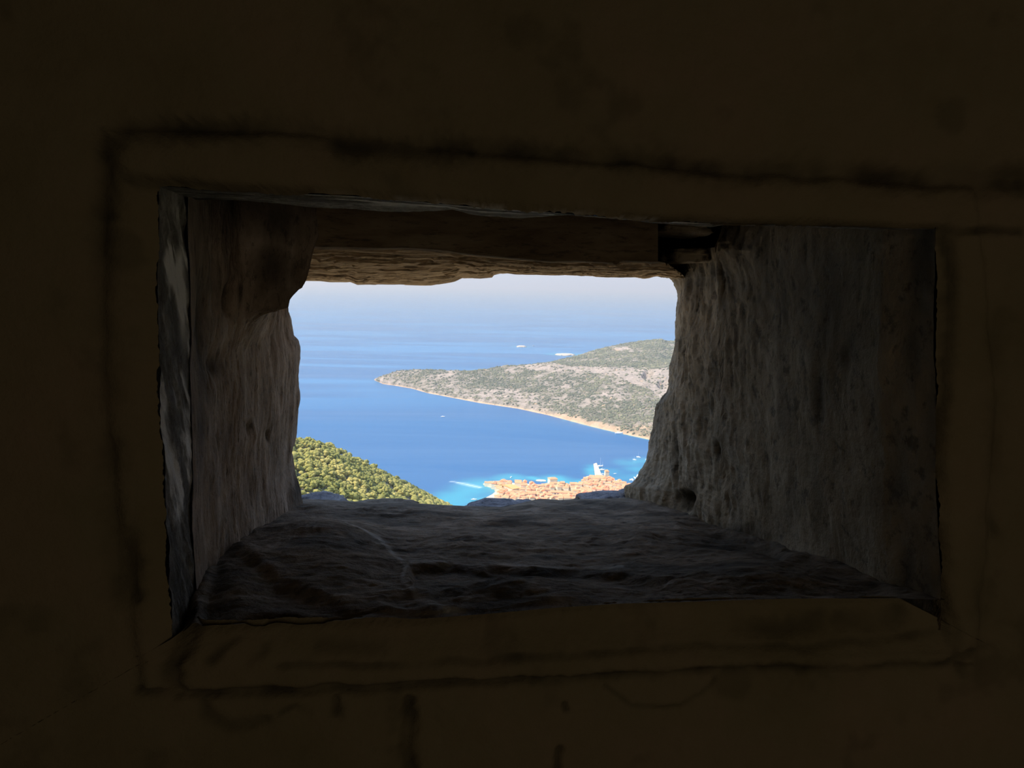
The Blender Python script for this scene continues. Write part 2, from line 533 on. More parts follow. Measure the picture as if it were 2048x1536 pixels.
patch('left_reveal', [
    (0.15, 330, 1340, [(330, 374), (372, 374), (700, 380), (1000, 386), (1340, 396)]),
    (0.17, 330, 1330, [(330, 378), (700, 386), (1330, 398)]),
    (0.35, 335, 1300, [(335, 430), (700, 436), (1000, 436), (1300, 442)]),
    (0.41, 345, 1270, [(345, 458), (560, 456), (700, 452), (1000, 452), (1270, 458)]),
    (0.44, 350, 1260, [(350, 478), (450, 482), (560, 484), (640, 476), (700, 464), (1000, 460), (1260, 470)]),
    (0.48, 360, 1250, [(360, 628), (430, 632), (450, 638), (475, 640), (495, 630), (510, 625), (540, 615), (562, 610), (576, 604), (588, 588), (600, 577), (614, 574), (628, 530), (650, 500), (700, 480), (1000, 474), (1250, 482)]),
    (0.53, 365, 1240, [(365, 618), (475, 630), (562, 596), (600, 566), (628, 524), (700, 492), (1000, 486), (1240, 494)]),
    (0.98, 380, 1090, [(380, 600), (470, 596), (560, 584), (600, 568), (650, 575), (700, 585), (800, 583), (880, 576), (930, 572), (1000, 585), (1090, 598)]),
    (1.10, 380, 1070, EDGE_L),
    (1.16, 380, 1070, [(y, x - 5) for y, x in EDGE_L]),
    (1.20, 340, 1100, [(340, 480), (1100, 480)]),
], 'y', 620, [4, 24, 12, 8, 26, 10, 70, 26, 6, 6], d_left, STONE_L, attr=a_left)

EDGE_R = [(540, 1300), (551, 1312), (553, 1325), (555, 1338), (560, 1345), (566, 1349), (575, 1352), (585, 1354), (596, 1356), (612, 1355), (633, 1353), (650, 1353), (690, 1352), (715, 1346), (735, 1341), (765, 1339), (785, 1333), (797, 1322), (808, 1312), (830, 1308), (860, 1302), (880, 1298), (900, 1297), (920, 1292), (935, 1285), (952, 1275), (965, 1262), (973, 1250), (985, 1249), (1000, 1251), (1060, 1256)]
def d_right(P, px, py, u, v):
    q = P * np.array([9, 12, 4.0])
    k = smooth(1600, 1380, px)
    g = (.007 + .005 * k) * fbm(P * np.array([9, 10, 7.0]), 5, 81) + (.0015 + .007 * k) * ridged(P * np.array([24, 30, 13]), 4, 83) + (.0008 + .0014 * k) * fbm(P * 95, 3, 85)
    g *= (1 - smooth(.93, .985, v) * .85) 
    for (a, b, c, e, dp) in ((1370, 998, 13, 14, .07), (1438, 905, 6, 16, .012), (1436, 890, 5, 12, .01), (1690, 720, 12, 30, .008), (1640, 800, 10, 60, .006), (1352, 900, 4, 60, .012), (1372, 1018, 12, 10, .03)):
        g = g - dp * np.exp(-((px - a) / c) ** 2 - ((py - b) / e) ** 2)
    return g
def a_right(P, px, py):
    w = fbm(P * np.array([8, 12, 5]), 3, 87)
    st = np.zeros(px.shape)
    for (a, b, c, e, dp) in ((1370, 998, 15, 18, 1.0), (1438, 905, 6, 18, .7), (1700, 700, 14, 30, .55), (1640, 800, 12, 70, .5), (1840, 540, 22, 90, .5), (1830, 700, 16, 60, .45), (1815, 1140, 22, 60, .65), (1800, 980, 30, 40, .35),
                             (1480, 1075, 60, 28, .7), (1352, 880, 5, 90, .6), (1640, 1010, 12, 60, .35), (1380, 560, 8, 40, .6), (1405, 540, 5, 40, .5)):  # dark of the hole painted in, beside uneven dirt patches
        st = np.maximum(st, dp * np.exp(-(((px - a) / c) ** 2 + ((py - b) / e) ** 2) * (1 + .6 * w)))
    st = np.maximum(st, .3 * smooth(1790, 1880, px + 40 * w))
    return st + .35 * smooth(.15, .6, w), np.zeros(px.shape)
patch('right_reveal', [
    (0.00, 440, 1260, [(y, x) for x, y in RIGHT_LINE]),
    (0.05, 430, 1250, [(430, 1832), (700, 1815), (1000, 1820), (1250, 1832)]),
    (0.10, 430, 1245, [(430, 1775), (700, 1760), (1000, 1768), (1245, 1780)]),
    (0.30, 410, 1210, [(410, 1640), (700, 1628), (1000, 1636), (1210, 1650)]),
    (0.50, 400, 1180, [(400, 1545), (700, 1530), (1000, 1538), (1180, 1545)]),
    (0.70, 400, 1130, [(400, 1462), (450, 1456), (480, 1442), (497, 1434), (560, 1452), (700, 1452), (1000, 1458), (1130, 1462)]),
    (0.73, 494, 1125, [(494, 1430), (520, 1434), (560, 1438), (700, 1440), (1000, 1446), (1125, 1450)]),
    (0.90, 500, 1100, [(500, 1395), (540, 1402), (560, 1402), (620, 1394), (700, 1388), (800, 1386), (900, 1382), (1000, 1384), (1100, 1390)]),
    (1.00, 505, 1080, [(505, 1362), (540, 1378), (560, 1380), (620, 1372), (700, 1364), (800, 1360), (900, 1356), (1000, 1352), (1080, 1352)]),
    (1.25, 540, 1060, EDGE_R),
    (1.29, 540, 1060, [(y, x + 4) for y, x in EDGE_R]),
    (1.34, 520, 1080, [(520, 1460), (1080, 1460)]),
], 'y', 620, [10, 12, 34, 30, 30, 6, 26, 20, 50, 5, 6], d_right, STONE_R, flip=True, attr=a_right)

# lip under the top band
LIP_END = [(330, 398), (480, 402), (560, 408), (628, 415), (700, 418), (760, 421), (840, 422), (880, 420), (905, 419), (925, 424), (940, 430), (965, 435), (990, 437), (1020, 438), (1050, 436), (1075, 434), (1100, 431), (1130, 429), (1170, 428), (1230, 433), (1300, 441), (1350, 447), (1420, 452), (1450, 447), (1600, 452), (1900, 459)]
def d_lip(P, px, py, u, v):
    q = P * np.array([6, 50, 30.0])
    return (.003 * fbm(q, 4, 91) + .001 * fbm(P * 80, 3, 92)) * smooth(1.0, .9, v) * smooth(0, .06, v)
def a_lip(P, px, py):
    s = fbm(np.stack([P[..., 0] * 7, P[..., 1] * 55, P[..., 2]], -1), 4, 94)
    pl = smooth(-.1, .3, s) * smooth(.16, .05, P[..., 1]) * smooth(480, 640, px) * smooth(1500, 1250, px)  # chips and the highlight from outside light, both painted as paler colour
    st = smooth(0, -.4, s) * .7 + .6 * smooth(560, 400, px)
    return st * .8, np.clip(pl * 1.3, 0, 1)
patch('lintel_lip', [
    (0.00, 300, 1900, TOP_LINE),
    (0.22, 330, 1900, LIP_END),
    (0.235, 330, 1900, [(x, y - 3) for x, y in LIP_END]),
    (0.24, 330, 1900, [(x, y - 60) for x, y in LIP_END]),
], 'x', 700, [50, 4, 6], d_lip, STRIP, flip=True, attr=a_lip)

# layered stone slab that bridges the embrasure
SLAB_IN = [(560, 490), (640, 495), (700, 496), (720, 497), (800, 496), (830, 498), (860, 500), (900, 505), (930, 511), (960, 515), (1000, 516), (1050, 519), (1100, 524), (1130, 523), (1160, 522), (1200, 524), (1230, 527), (1240, 522), (1280, 524), (1310, 525), (1345, 524), (1380, 520)]
EDGE_T = [(560, 566), (610, 562), (640, 562), (660, 564), (700, 564), (708, 567), (715, 570), (740, 569), (800, 569), (840, 571), (862, 571), (880, 568), (900, 565), (910, 563), (918, 559), (925, 556), (945, 556), (960, 557), (984, 555), (988, 550), (1000, 547), (1015, 546), (1030, 548), (1055, 549), (1100, 550), (1130, 550), (1165, 551), (1200, 553), (1250, 554), (1275, 554), (1290, 557), (1298, 556), (1308, 553), (1322, 551), (1338, 553), (1380, 560)]
def d_slab(P, px, py, u, v):
    q = np.stack([P[..., 0] * 3.2, P[..., 1] * 13, P[..., 0] * 0 + 2], -1)
    n1 = fbm(q, 4, 101) * 3.2 + P[..., 1] * 9 + fbm(P * np.array([9, 6, 1]), 3, 104) * .8
    st = n1 - np.floor(n1)
    terr = (np.floor(n1) + smooth(.78, 1.0, st)) - n1 + .55          # stepped layers
    g = .009 * terr + .004 * fbm(P * np.array([7, 34, 10]), 5, 102) + .0012 * ridged(P * np.array([14, 80, 60]), 3, 103)
    under = smooth(.068, .09, v)
    g = np.where(v > .6, np.maximum(g, .0005 + .001 * vnoise(P * 40, 9)), g)
    return g * under * (1 - smooth(.80, .97, v) * .8)
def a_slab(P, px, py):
    return .7 * smooth(.53, .515, P[..., 1]) * np.ones(px.shape), np.zeros(px.shape)  # inner face darkened in colour for the shade on its room side
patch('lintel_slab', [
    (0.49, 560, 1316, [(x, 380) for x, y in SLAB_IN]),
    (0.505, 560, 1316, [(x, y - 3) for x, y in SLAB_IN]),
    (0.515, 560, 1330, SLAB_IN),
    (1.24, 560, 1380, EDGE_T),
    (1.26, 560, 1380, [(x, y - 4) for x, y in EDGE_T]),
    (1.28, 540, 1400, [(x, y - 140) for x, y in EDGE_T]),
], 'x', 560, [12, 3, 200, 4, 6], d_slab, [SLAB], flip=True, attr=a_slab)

def rock_mesh(name, size, seed, mat, sub=4, rough=.18, strat=0.0, boxy=.55):
    import bmesh
    bm = bmesh.new()
    bmesh.ops.create_icosphere(bm, subdivisions=sub, radius=1.0)
    V = np.array([v.co[:] for v in bm.verts]); Fq = np.array([[v.index for v in f.verts] for f in bm.faces])
    bm.free()
    m = np.max(np.abs(V), axis=1, keepdims=True)
    V = V * (1 - boxy) + V / m * boxy * .9
    V = V * (1 + rough * fbm(V * 1.4 + seed * 3.1, 3, seed)[:, None] + rough * .45 * ridged(V * 4 + seed, 3, seed + 5)[:, None])
    if strat:
        V[:, :2] *= 1 + strat * np.sign(np.sin(V[:, 2:3] * 11 + seed)) * .5
    V = V * np.array(size)
    z = np.zeros(len(V))
    return mesh_from(name, V, Fq, mat, True, attrs={'stain_shade': z, 'pale': z})

def put_stone(name, px, py, s, size, seed, mat, rot=0, **kw):
    o = link(name, rock_mesh(name, size, seed, mat, **kw), wall, Vector(wl(px, py, s)))
    o.rotation_euler = (0, rot, 0)
    return o

# closing masonry around the slot (top cavity, outer face)
slab_box('cavity_roof', (-1.4, .02, 1.98), (1.6, 1.26, 2.2), CAVITY_SHADE, wall)
slab_box('cavity_back', (.25, 1.16, 1.68), (1.4, 1.28, 2.1), CAVITY_SHADE, wall)
# stones wedged in the hole at the right end of the lintel
put_stone('wedge_stone', 1354, 462, .80, (.062, .10, .012), 3, STONE_R, rot=.06, boxy=.75)
put_stone('wedge_stone', 1368, 512, .88, (.060, .10, .020), 8, STONE_R, rot=-.05, boxy=.7)

# sill
SILL_END = [(540, 1000), (601, 1000), (620, 999), (640, 1000), (700, 1003), (740, 1006), (800, 1004), (860, 1009), (900, 1011), (940, 1013), (1000, 1014), (1030, 1008), (1060, 1001), (1080, 997), (1100, 998), (1120, 1000), (1150, 998), (1200, 998), (1250, 997), (1300, 1000), (1350, 1012), (1420, 1020)]
FLAKE = [(818, 1136), (900, 1126), (1000, 1127), (1100, 1132), (1200, 1134), (1260, 1142), (1320, 1155), (1400, 1160), (1300, 1180), (1100, 1172), (950, 1180), (860, 1196), (832, 1190), (815, 1165)]
FLAKE2 = [(396, 1190), (420, 1110), (450, 1088), (500, 1110), (560, 1160), (700, 1215), (800, 1228), (700, 1250), (396, 1262)]
FLAKE3 = [(1270, 1085), (1330, 1065), (1450, 1058), (1540, 1080), (1600, 1120), (1560, 1135), (1450, 1105), (1340, 1100)]
def d_sill(P, px, py, u, v):
    w = fbm(np.stack([px / 40, py / 40, px * 0], -1), 3, 111) * 10
    g = .013 * fbm(P * np.array([5.5, 7, 1]), 4, 112) + .003 * (1 + 1.4 * vnoise(P * 4, 5)) * ridged(P * np.array([11, 15, 1]) + .5 * fbm(P * 7, 2, 9)[..., None], 4, 113) + .0018 * fbm(P * np.array([60, 80, 1]), 3, 114)
    g = g * smooth(0, .05, v) * (1 - smooth(.9, .97, v) * .8)
    for poly, dp, wd in ((FLAKE, .010, 12), (FLAKE2, .009, 24), (FLAKE3, .009, 14)):
        ins = inside(px + w, py + w * .6, poly)
        dd = poly_dist(px + w, py + w * .6, poly + poly[:1])
        g = g - np.where(ins, dp * smooth(0, wd, dd), 0)
        g = g + .003 * np.exp(-(dd / 12) ** 2)
    for (a, b, c, e, dp) in ((640, 1105, 120, 60, .03), (470, 1160, 60, 50, .02), (1060, 1180, 110, 26, .014), (1560, 1150, 160, 40, .012), (1350, 1000, 60, 16, .02)):
        g = g + dp * np.exp(-((px - a) / c) ** 2 - ((py - b) / e) ** 2)
    return g
def a_sill(P, px, py):
    w = fbm(P * np.array([7, 14, 1]), 4, 117)
    wpx = w * 10
    ln = [(690, 1060), (760, 1085), (812, 1135), (806, 1170), (835, 1205), (900, 1228)]
    pl = .35 * (1 - smooth(1, 7, poly_dist(px + wpx, py + wpx, ln))) + .3 * (1 - smooth(1, 5, poly_dist(px + wpx, py + wpx, [(820, 1128), (1000, 1120), (1250, 1132)])))
    pl = pl + .5 * np.exp(-((px - 905) / 26) ** 2 - ((py - 1228) / 6) ** 2)
    st = .6 * smooth(.1, .5, w)
    for (a, b, c, e, dp) in ((1450, 1085, 90, 22, .8), (1050, 1140, 200, 6, .8), (860, 1175, 26, 12, .4), (450, 1140, 40, 40, .6), (700, 1030, 100, 14, .4), (1560, 1110, 60, 26, .6), (760, 1010, 180, 5, .5), (760, 1085, 40, 12, .6)):
        st = np.maximum(st, dp * np.exp(-(((px - a) / c) ** 2 + ((py - b) / e) ** 2) * (1 + .7 * w)))
    return st, pl
patch('sill_stone', [
    (0.00, 320, 1900, [(320, 1330)] + SILL_LINE[1:-1] + [(1900, 1200)]),
    (0.30, 370, 1780, [(370, 1128), (1780, 1118)]),
    (0.90, 480, 1500, [(480, 1030), (1500, 1035)]),
    (1.22, 540, 1420, SILL_END),
    (1.25, 540, 1420, [(x, y + 6) for x, y in SILL_END]),
    (1.27, 540, 1420, [(x, y + 120) for x, y in SILL_END]),
], 'x', 560, [130, 110, 50, 5, 6], d_sill, SILL, flip=False, attr=a_sill)

# stones on the outer rim of the sill, in open shade
def seat(px0, px1, ytop, ybot, s, seed, mat=ROCK, **kw):
    A = wl(px0, ybot, s); B = wl(px1, ybot, s); T = wl((px0 + px1) / 2, ytop, s)
    w = (B[0] - A[0]) / 2; h = (T[2] - A[2]) / 2
    o = link('rim_stone', rock_mesh('rim_stone', (w * .9, .07, h * .72), seed, mat, rough=.34, boxy=.12, **kw), wall, Vector(((A[0] + B[0]) / 2, s + .06, (A[2] + T[2]) / 2)))
    return o
seat(585, 700, 992, 1040, 1.30, 31)
seat(930, 1060, 1008, 1060, 1.32, 32)
seat(1010, 1080, 1007, 1050, 1.33, 33)
seat(1150, 1300, 989, 1034, 1.31, 34)
seat(1246, 1330, 978, 1026, 1.27, 35)
seat(690, 850, 1008, 1048, 1.30, 36, SILL)
# outside face of the fort, ring round the slot
inner = [(470, 520), (1500, 480), (1560, 1060), (440, 1080)]
ip = np.array([wl(x, y, 1.30) for x, y in [(520, 540), (1440, 520), (1440, 1060), (520, 1060)]])
op = np.array([[-5, 1.30, 3.4], [5, 1.30, 3.4], [5, 1.30, -3.0], [-5, 1.30, -3.0]])
V = np.concatenate([ip, op, op - np.array([0, -.12, 0]), ip - np.array([0, -.02, 0])])
Fo = [(k, (k + 1) % 4, 4 + (k + 1) % 4, 4 + k) for k in range(4)] + [(4 + k, 4 + (k + 1) % 4, 8 + (k + 1) % 4, 8 + k) for k in range(4)] + [(12 + (k + 1) % 4, 12 + k, 8 + k, 8 + (k + 1) % 4) for k in range(4)]
z = np.zeros(len(V))
link('outer_masonry', mesh_from('outer_masonry', V, Fo, ROCK, False, attrs={'stain_shade': z, 'pale': z}), wall)
# masonry over, under and beside the slot so that no light leaks round it
slab_box('masonry_core', (-5, .05, 2.22), (5, 1.29, 3.4), ROCK, wall)
slab_box('masonry_core', (-5, .05, -2.9), (5, 1.29, .6), ROCK, wall)
slab_box('masonry_core', (-5, .05, .6), (-1.3, 1.29, 2.22), ROCK, wall)
slab_box('masonry_core', (1.75, .05, .6), (5, 1.29, 2.22), ROCK, wall)

#OUTSIDE
# ------------------------------------------------------------------ landscape materials
def mat_sea():
    t = NT('sea_water'); v = t.coord((1, 1, 1)); v2 = t.coord((.00045, .0020, 1), (0, 0, .10))
    a = t.noise(v2, 1.0, 7, .60, 1.2)
    far = t.attr('offshore')
    deep = t.mix(t.math('MULTIPLY', t.ramp(a, [(.46, (0, 0, 0)), (.58, (1, 1, 1))]), far), (.012, .112, .285), (.055, .195, .39))
    c = t.mix(t.attr('shallow'), deep, (.035, .34, .44))
    c = t.mix(t.attr('foam'), c, (.75, .85, .85))
    t.color(c)
    t.b.inputs['IOR'].default_value = 1.33
    t.b.inputs['Specular IOR Level'].default_value = .5
    t.l(t.ramp(a, [(.40, (.30, .30, .30)), (.62, (.42, .42, .42))]), t.b.inputs['Roughness'])
    w = t.noise(v, .35, 3, .6)
    t.bump(w, .35, .6)
    return t.m

def mat_land(name, rock, rock2, soil, nscale, bdist):
    t = NT(name); v = t.coord()
    a = t.noise(v, nscale, 6, .6); b = t.noise(v, nscale * 6, 5, .65)
    r = t.mix(t.ramp(b, [(.38, (0, 0, 0)), (.62, (1, 1, 1))]), rock, rock2)
    s2 = t.mix(t.ramp(b, [(.4, (0, 0, 0)), (.6, (1, 1, 1))]), soil, tuple(x * .6 for x in soil))
    c = t.mix(t.attr('rock'), s2, r)
    c = t.mix(t.attr('shore'), c, (.66, .44, .28))
    t.color(c); t.rough(.95)
    t.bump(t.math('ADD', b, a), .8, bdist)
    return t.m

def mat_leaf(name, stops, nscale):
    t = NT(name); v = t.coord(which='Object')
    g = t.n('ShaderNodeNewGeometry'); m = t.n('ShaderNodeMapping')
    t.l(g.outputs['Position'], m.inputs[0])
    a = t.noise(m.outputs[0], nscale, 3, .6); b = t.noise(m.outputs[0], nscale * .12, 2, .5)
    f = t.math('ADD', t.math('MULTIPLY', a, .6), t.math('MULTIPLY', b, .4))
    c = t.ramp(f, stops)
    t.color(c); t.rough(.8)
    return t.m

def mat_flat(name, c, var=0.0, rough=.8, nscale=.4):
    t = NT(name)
    if var:
        v = t.coord(); a = t.noise(v, nscale, 4, .6)
        c1 = tuple(min(1, x * (1 + var)) for x in c); c0 = tuple(x * (1 - var) for x in c)
        cc = t.mix(a, c0, c1)
        cc = t.mix(t.math('MULTIPLY', t.rand(), .6), cc, c0)
        t.color(cc)
    else:
        t.color(c)
    t.rough(rough)
    return t.m

SEA = mat_sea()
LAND_FAR = mat_land('maquis_hillside', (.52, .43, .36), (.36, .29, .25), (.20, .185, .13), .02, 6)
LAND_NEAR = mat_land('pine_slope_ground', (.52, .45, .34), (.40, .33, .24), (.22, .19, .10), .05, 2)
BOUNCE_SCREE = mat_land('pale_bounce_scree', (.78, .64, .46), (.68, .55, .39), (.60, .50, .36), .5, .1)  # kept pale so this ground throws sun back up into the opening
LEAF_FAR = mat_leaf('maquis_leaves', [(.3, (.075, .088, .062)), (.5, (.145, .15, .10)), (.64, (.30, .28, .17))], .06)
LEAF_NEAR = mat_leaf('pine_needles', [(.32, (.06, .085, .025)), (.47, (.25, .24, .06)), (.66, (.46, .38, .12))], .12)
BARK = mat_flat('bark', (.16, .11, .07), .2)
ROOF = mat_flat('clay_roof_tiles', (.86, .37, .20), .16)
ROOF_O = mat_flat('orange_roof_tiles', (.85, .42, .17), .1)
WALLM = mat_flat('pale_house_walls', (.74, .66, .52), .12)
QUAY = mat_flat('pale_quay_stone', (.72, .62, .46), .15, nscale=.05)
WHITE = mat_flat('white_paint', (.85, .85, .85))
GLASSD = mat_flat('dark_opening', (.10, .10, .16))
LIME = mat_flat('islet_limestone', (.66, .56, .46), .25, nscale=.08)

# ------------------------------------------------------------------ headland across the bay
COAST = [(748, 760), (766, 768), (795, 772), (824, 777), (855, 786), (897, 794), (960, 806), (1035, 817), (1095, 830), (1129, 839), (1182, 853), (1237, 866), (1297, 879), (1400, 902), (1600, 950), (1800, 1000), (2200, 1060), (2600, 1090)]
CREST = [(748, 759), (757, 754), (766, 751), (790, 742), (803, 740), (850, 738), (880, 739), (920, 739), (960, 737), (1000, 733), (1015, 729), (1060, 728), (1090, 725), (1125, 716), (1150, 710), (1201, 695), (1242, 686), (1304, 677), (1324, 676), (1336, 680), (1355, 680), (1450, 672), (1600, 660), (1800, 650)]
MID = [(748, 759.5), (757, 754.5), (766, 751.5), (790, 743), (803, 741), (850, 740), (920, 741), (1000, 736), (1060, 731), (1100, 726), (1150, 731), (1180, 733), (1240, 735), (1300, 736), (1350, 737), (1450, 732), (1600, 730), (1800, 720)]
MID_D = [(748, 0), (757, 10), (766, 60), (800, 220), (900, 380), (1000, 520), (1100, 680), (1200, 760), (1300, 800), (1400, 840), (1800, 1300)]
CREST_X = [(748, 2), (766, 10), (900, 20), (1000, 40), (1060, 120), (1100, 350), (1200, 800), (1300, 1000), (1400, 1100), (1800, 1300)]
def it(tab, x):
    a, b = zip(*tab); return np.interp(x, a, b)

px = np.r_[np.linspace(748.5, 800, 60), np.linspace(800.7, 1380, 640)[0:], np.linspace(1384, 2600, 130)]
cst = on_sea(px, it(COAST, px))
dc = np.hypot(cst[:, 0], cst[:, 1])
dm = dc + it(MID_D, px)
dk = dm + it(CREST_X, px)
mid = at_dist(px, it(MID, px), dm)
crest = at_dist(px, it(CREST, px), dk)
horiz = crest - EYEn; horiz[:, 2] = 0; horiz /= np.linalg.norm(horiz, axis=1, keepdims=True)
rows = []
rid = []
def lerp(a, b, t): return a * (1 - t) + b * t
rows.append(cst - horiz * 15 - np.array([0, 0, 6])); rid.append(0)
rows.append(cst.copy()); rid.append(.001)
cliff = np.minimum(10, (mid[:, 2] - SEA_Z) * .35)
nm = 160
for k in range(1, nm + 1):
    t = k / nm
    p = lerp(cst, mid, t)
    prof = cliff * smooth(0, .03, t) * (1 - t)            # low cliff, then the slope
    p[:, 2] = p[:, 2] + prof
    rows.append(p); rid.append(t)
nk = 70
for k in range(1, nk + 1):
    t = k / nk
    p = lerp(mid, crest, t)
    p[:, 2] -= 10 * np.sin(math.pi * t) * it([(748, 0), (1080, 0), (1200, 1), (1800, 1)], px)
    rows.append(p); rid.append(1 + t)
for k in range(1, 13):
    t = k / 12
    p = crest + horiz * (450 * t) * it([(748, .1), (900, .6), (1100, 1), (1800, 1)], px)[:, None]
    p[:, 2] = crest[:, 2] + (SEA_Z - 8 - crest[:, 2]) * (t ** 1.3)
    rows.append(p); rid.append(2 + t)
G = np.array(rows); rid = np.array(rid)[:, None] * np.ones(len(px))
gx, gy = np.broadcast_to(px, G.shape[:2]), None
hgt = G[..., 2] - SEA_Z
amp = smooth(0, 60, hgt)
er = ridged(G * np.array([.006, .003, 0]) + 3, 5, 201)
G[..., 2] += amp * (9 * er + 3.5 * fbm(G * np.array([.03, .02, 0]), 4, 203)) * np.where(rid > 1.6, smooth(2.1, 1.6, rid) * .8 + .2, 1) - amp * 5
# gullies and cliff bands on the lower slope
G[..., 2] += smooth(1, 12, hgt) * smooth(60, 20, hgt) * 3.0 * ridged(G * np.array([.03, .01, 0]), 4, 205)
c = (G - EYEn) @ RCn
qx = 1024 + F * c[..., 0] / -c[..., 2]; qy = 768 - F * c[..., 1] / -c[..., 2]
# two rock hollows in the pale cliff band
for (a, b, rx, ry, dp) in ((1297, 746, 8, 7, 22), (1290, 751, 6, 5, 16), (1330, 768, 14, 8, 24)):
    G[..., 2] -= dp * np.exp(-(((qx - a) / rx) ** 2 + ((qy - b) / ry) ** 2) ** 2)
nz = fbm(G * np.array([.012, .012, 0]), 5, 207)
nz2 = fbm(G * np.array([.05, .05, 0]), 4, 209)
rock = np.clip(.24 + .75 * nz + .6 * nz2, 0, 1)
bandm = [(1040, 728), (1150, 731), (1200, 733), (1360, 735), (1420, 735), (1420, 800), (1330, 800), (1290, 775), (1250, 762), (1200, 748), (1130, 742), (1040, 736)]
rock = np.maximum(rock, inside(qx + nz * 14, qy + nz * 8, bandm) * (.75 + .5 * nz2))
rock = np.maximum(rock, (.5 + .8 * nz2) * smooth(45, 20, hgt - 20 * nz) * smooth(1160, 1080, qx) * smooth(820, 940, qx))
rock = np.maximum(rock, smooth(860, 760, qx) * .7 * (1 + nz2))
rock = np.where(rid > 1.02, rock * .6 * (1 + nz2), rock)
rock = np.maximum(rock, .8 * np.exp(-((qx - 1240) / 30) ** 2 - ((qy - 697) / 5) ** 2) * (1 + nz))
shore = smooth(4 + 7 * (nz2 + .1), .5, hgt)
shore = np.maximum(shore, .6 * smooth(22, 10, hgt - 24 * nz) * smooth(1060, 1130, qx))
HO = cst.mean(0); HO[2] = SEA_Z
me = mesh_from('headland', (G - HO).reshape(-1, 3), grid_faces(*G.shape[:2], flip=False), LAND_FAR,
               attrs={'rock': np.clip(rock, 0, 1), 'shore': np.clip(shore, 0, 1)})
head = link('headland', me, None, Vector(HO))
tag(head, 'long rocky headland with grey-green scrub reaching into the sea across the bay', 'headland', kind='structure')

def blob_template(sub, seed, squash=.75, lump=.3):
    import bmesh
    bm = bmesh.new(); bmesh.ops.create_icosphere(bm, subdivisions=sub, radius=1.0)
    V = np.array([v.co[:] for v in bm.verts]); Fq = np.array([[v.index for v in f.verts] for f in bm.faces]); bm.free()
    V = V * (1 + lump * fbm(V * 2.1 + seed * 5, 3, seed)[:, None])
    V[:, 2] *= squash
    return V, Fq

def scatter_mesh(name, pts, rad, mat, sub=1, variants=4, squash=.75, seed=0):
    Vs, Fs, off = [], [], 0
    rs = np.random.RandomState(seed)
    tv = [blob_template(sub, seed + k, squash) for k in range(variants)]
    which = rs.randint(0, variants, len(pts)); ang = rs.rand(len(pts)) * 6.28
    for k in range(variants):
        m = which == k
        if not m.any(): continue
        V, Fq = tv[k]
        p = pts[m]; r = rad[m]; a = ang[m]
        ca, sa = np.cos(a), np.sin(a)
        X = V[None, :, 0] * ca[:, None] - V[None, :, 1] * sa[:, None]
        Y = V[None, :, 0] * sa[:, None] + V[None, :, 1] * ca[:, None]
        W = np.stack([X, Y, np.broadcast_to(V[None, :, 2], X.shape)], -1) * r[:, None, None] + p[:, None, :]
        nV = V.shape[0]
        Fk = Fq[None] + (np.arange(len(p)) * nV)[:, None, None] + off
        Vs.append(W.reshape(-1, 3)); Fs.append(Fk.reshape(-1, 3)); off += len(p) * nV
    return mesh_from(name, np.concatenate(Vs), np.concatenate(Fs), mat, True)

# scrub on the headland: far too small and many to count
N = 34000
ri = RNG.randint(2, nm + nk, N * 3); ci = RNG.randint(0, len(px) - 1, N * 3)
# even cover per metre: weight by cell area
cell = np.linalg.norm(np.cross(np.diff(G, axis=0)[:, :-1], np.diff(G, axis=1)[:-1]), axis=-1)[:nm + nk + 1]
vis = (qx[:nm + nk + 1, :-1] < 1900)
wgt = cell * vis * (1.15 - np.clip(rock[:nm + nk + 1, :-1], 0, 1)) ** 2 * (hgt[:nm + nk + 1, :-1] > 5) * (1 - shore[:nm + nk + 1, :-1] * .9)
wgt = wgt.ravel() / wgt.sum()
idx = RNG.choice(len(wgt), N, p=wgt)
r0, c0 = np.unravel_index(idx, cell.shape)
u, v = RNG.rand(N)[:, None], RNG.rand(N)[:, None]
pts = G[r0, c0] * (1 - u) * (1 - v) + G[r0 + 1, c0] * u * (1 - v) + G[r0, c0 + 1] * (1 - u) * v + G[r0 + 1, c0 + 1] * u * v
rad = RNG.uniform(1.9, 5.8, N)
me = scatter_mesh('maquis_scrub', pts - HO, rad, LEAF_FAR, 1, 4, .62, 3)
o = link('maquis_scrub', me, None, Vector(HO))
tag(o, 'dark grey-green maquis scrub covering the headland across the bay', 'scrub', kind='stuff')

# ------------------------------------------------------------------ pine covered slope, lower left
RIDGE = [(-400, 760), (200, 800), (300, 822), (450, 846), (560, 872), (590, 884), (640, 892), (700, 916), (760, 948), (820, 977), (880, 1008), (960, 1048), (1050, 1100)]
RID_D = [(-400, 700), (200, 800), (590, 950), (700, 1080), (800, 1240), (885, 1400), (1050, 1560)]
NEAR_D = [(-400, 400), (200, 420), (1050, 760)]
px = np.linspace(-400, 1050, 340)
rp0 = at_dist(px, it(RIDGE, px), it(RID_D, px))
np0 = at_dist(px, 1130 + 0 * px, it(NEAR_D, px))
hz = rp0 - EYEn; hz[:, 2] = 0; hz /= np.linalg.norm(hz, axis=1, keepdims=True)
rows = []
for k in range(14, 0, -1):
    t = k / 14
    p = rp0 + hz * 420 * t; p[:, 2] = np.maximum(rp0[:, 2] - 420 * t * .55, SEA_Z - 12)
    rows.append(p)
npr = 150
for k in range(npr + 1):
    t = k / npr
    p = lerp(rp0, np0, t); p[:, 2] += 10 * math.sin(math.pi * t)
    rows.append(p)
for dd, zz in ((300, -118), (180, -78), (90, -44), (40, -22), (15, -9), (5.5, -3.2), (2.6, -2.2)):
    p = EYEn + hz * dd; p[:, 2] = zz
    rows.append(p)
G2 = np.array(rows)
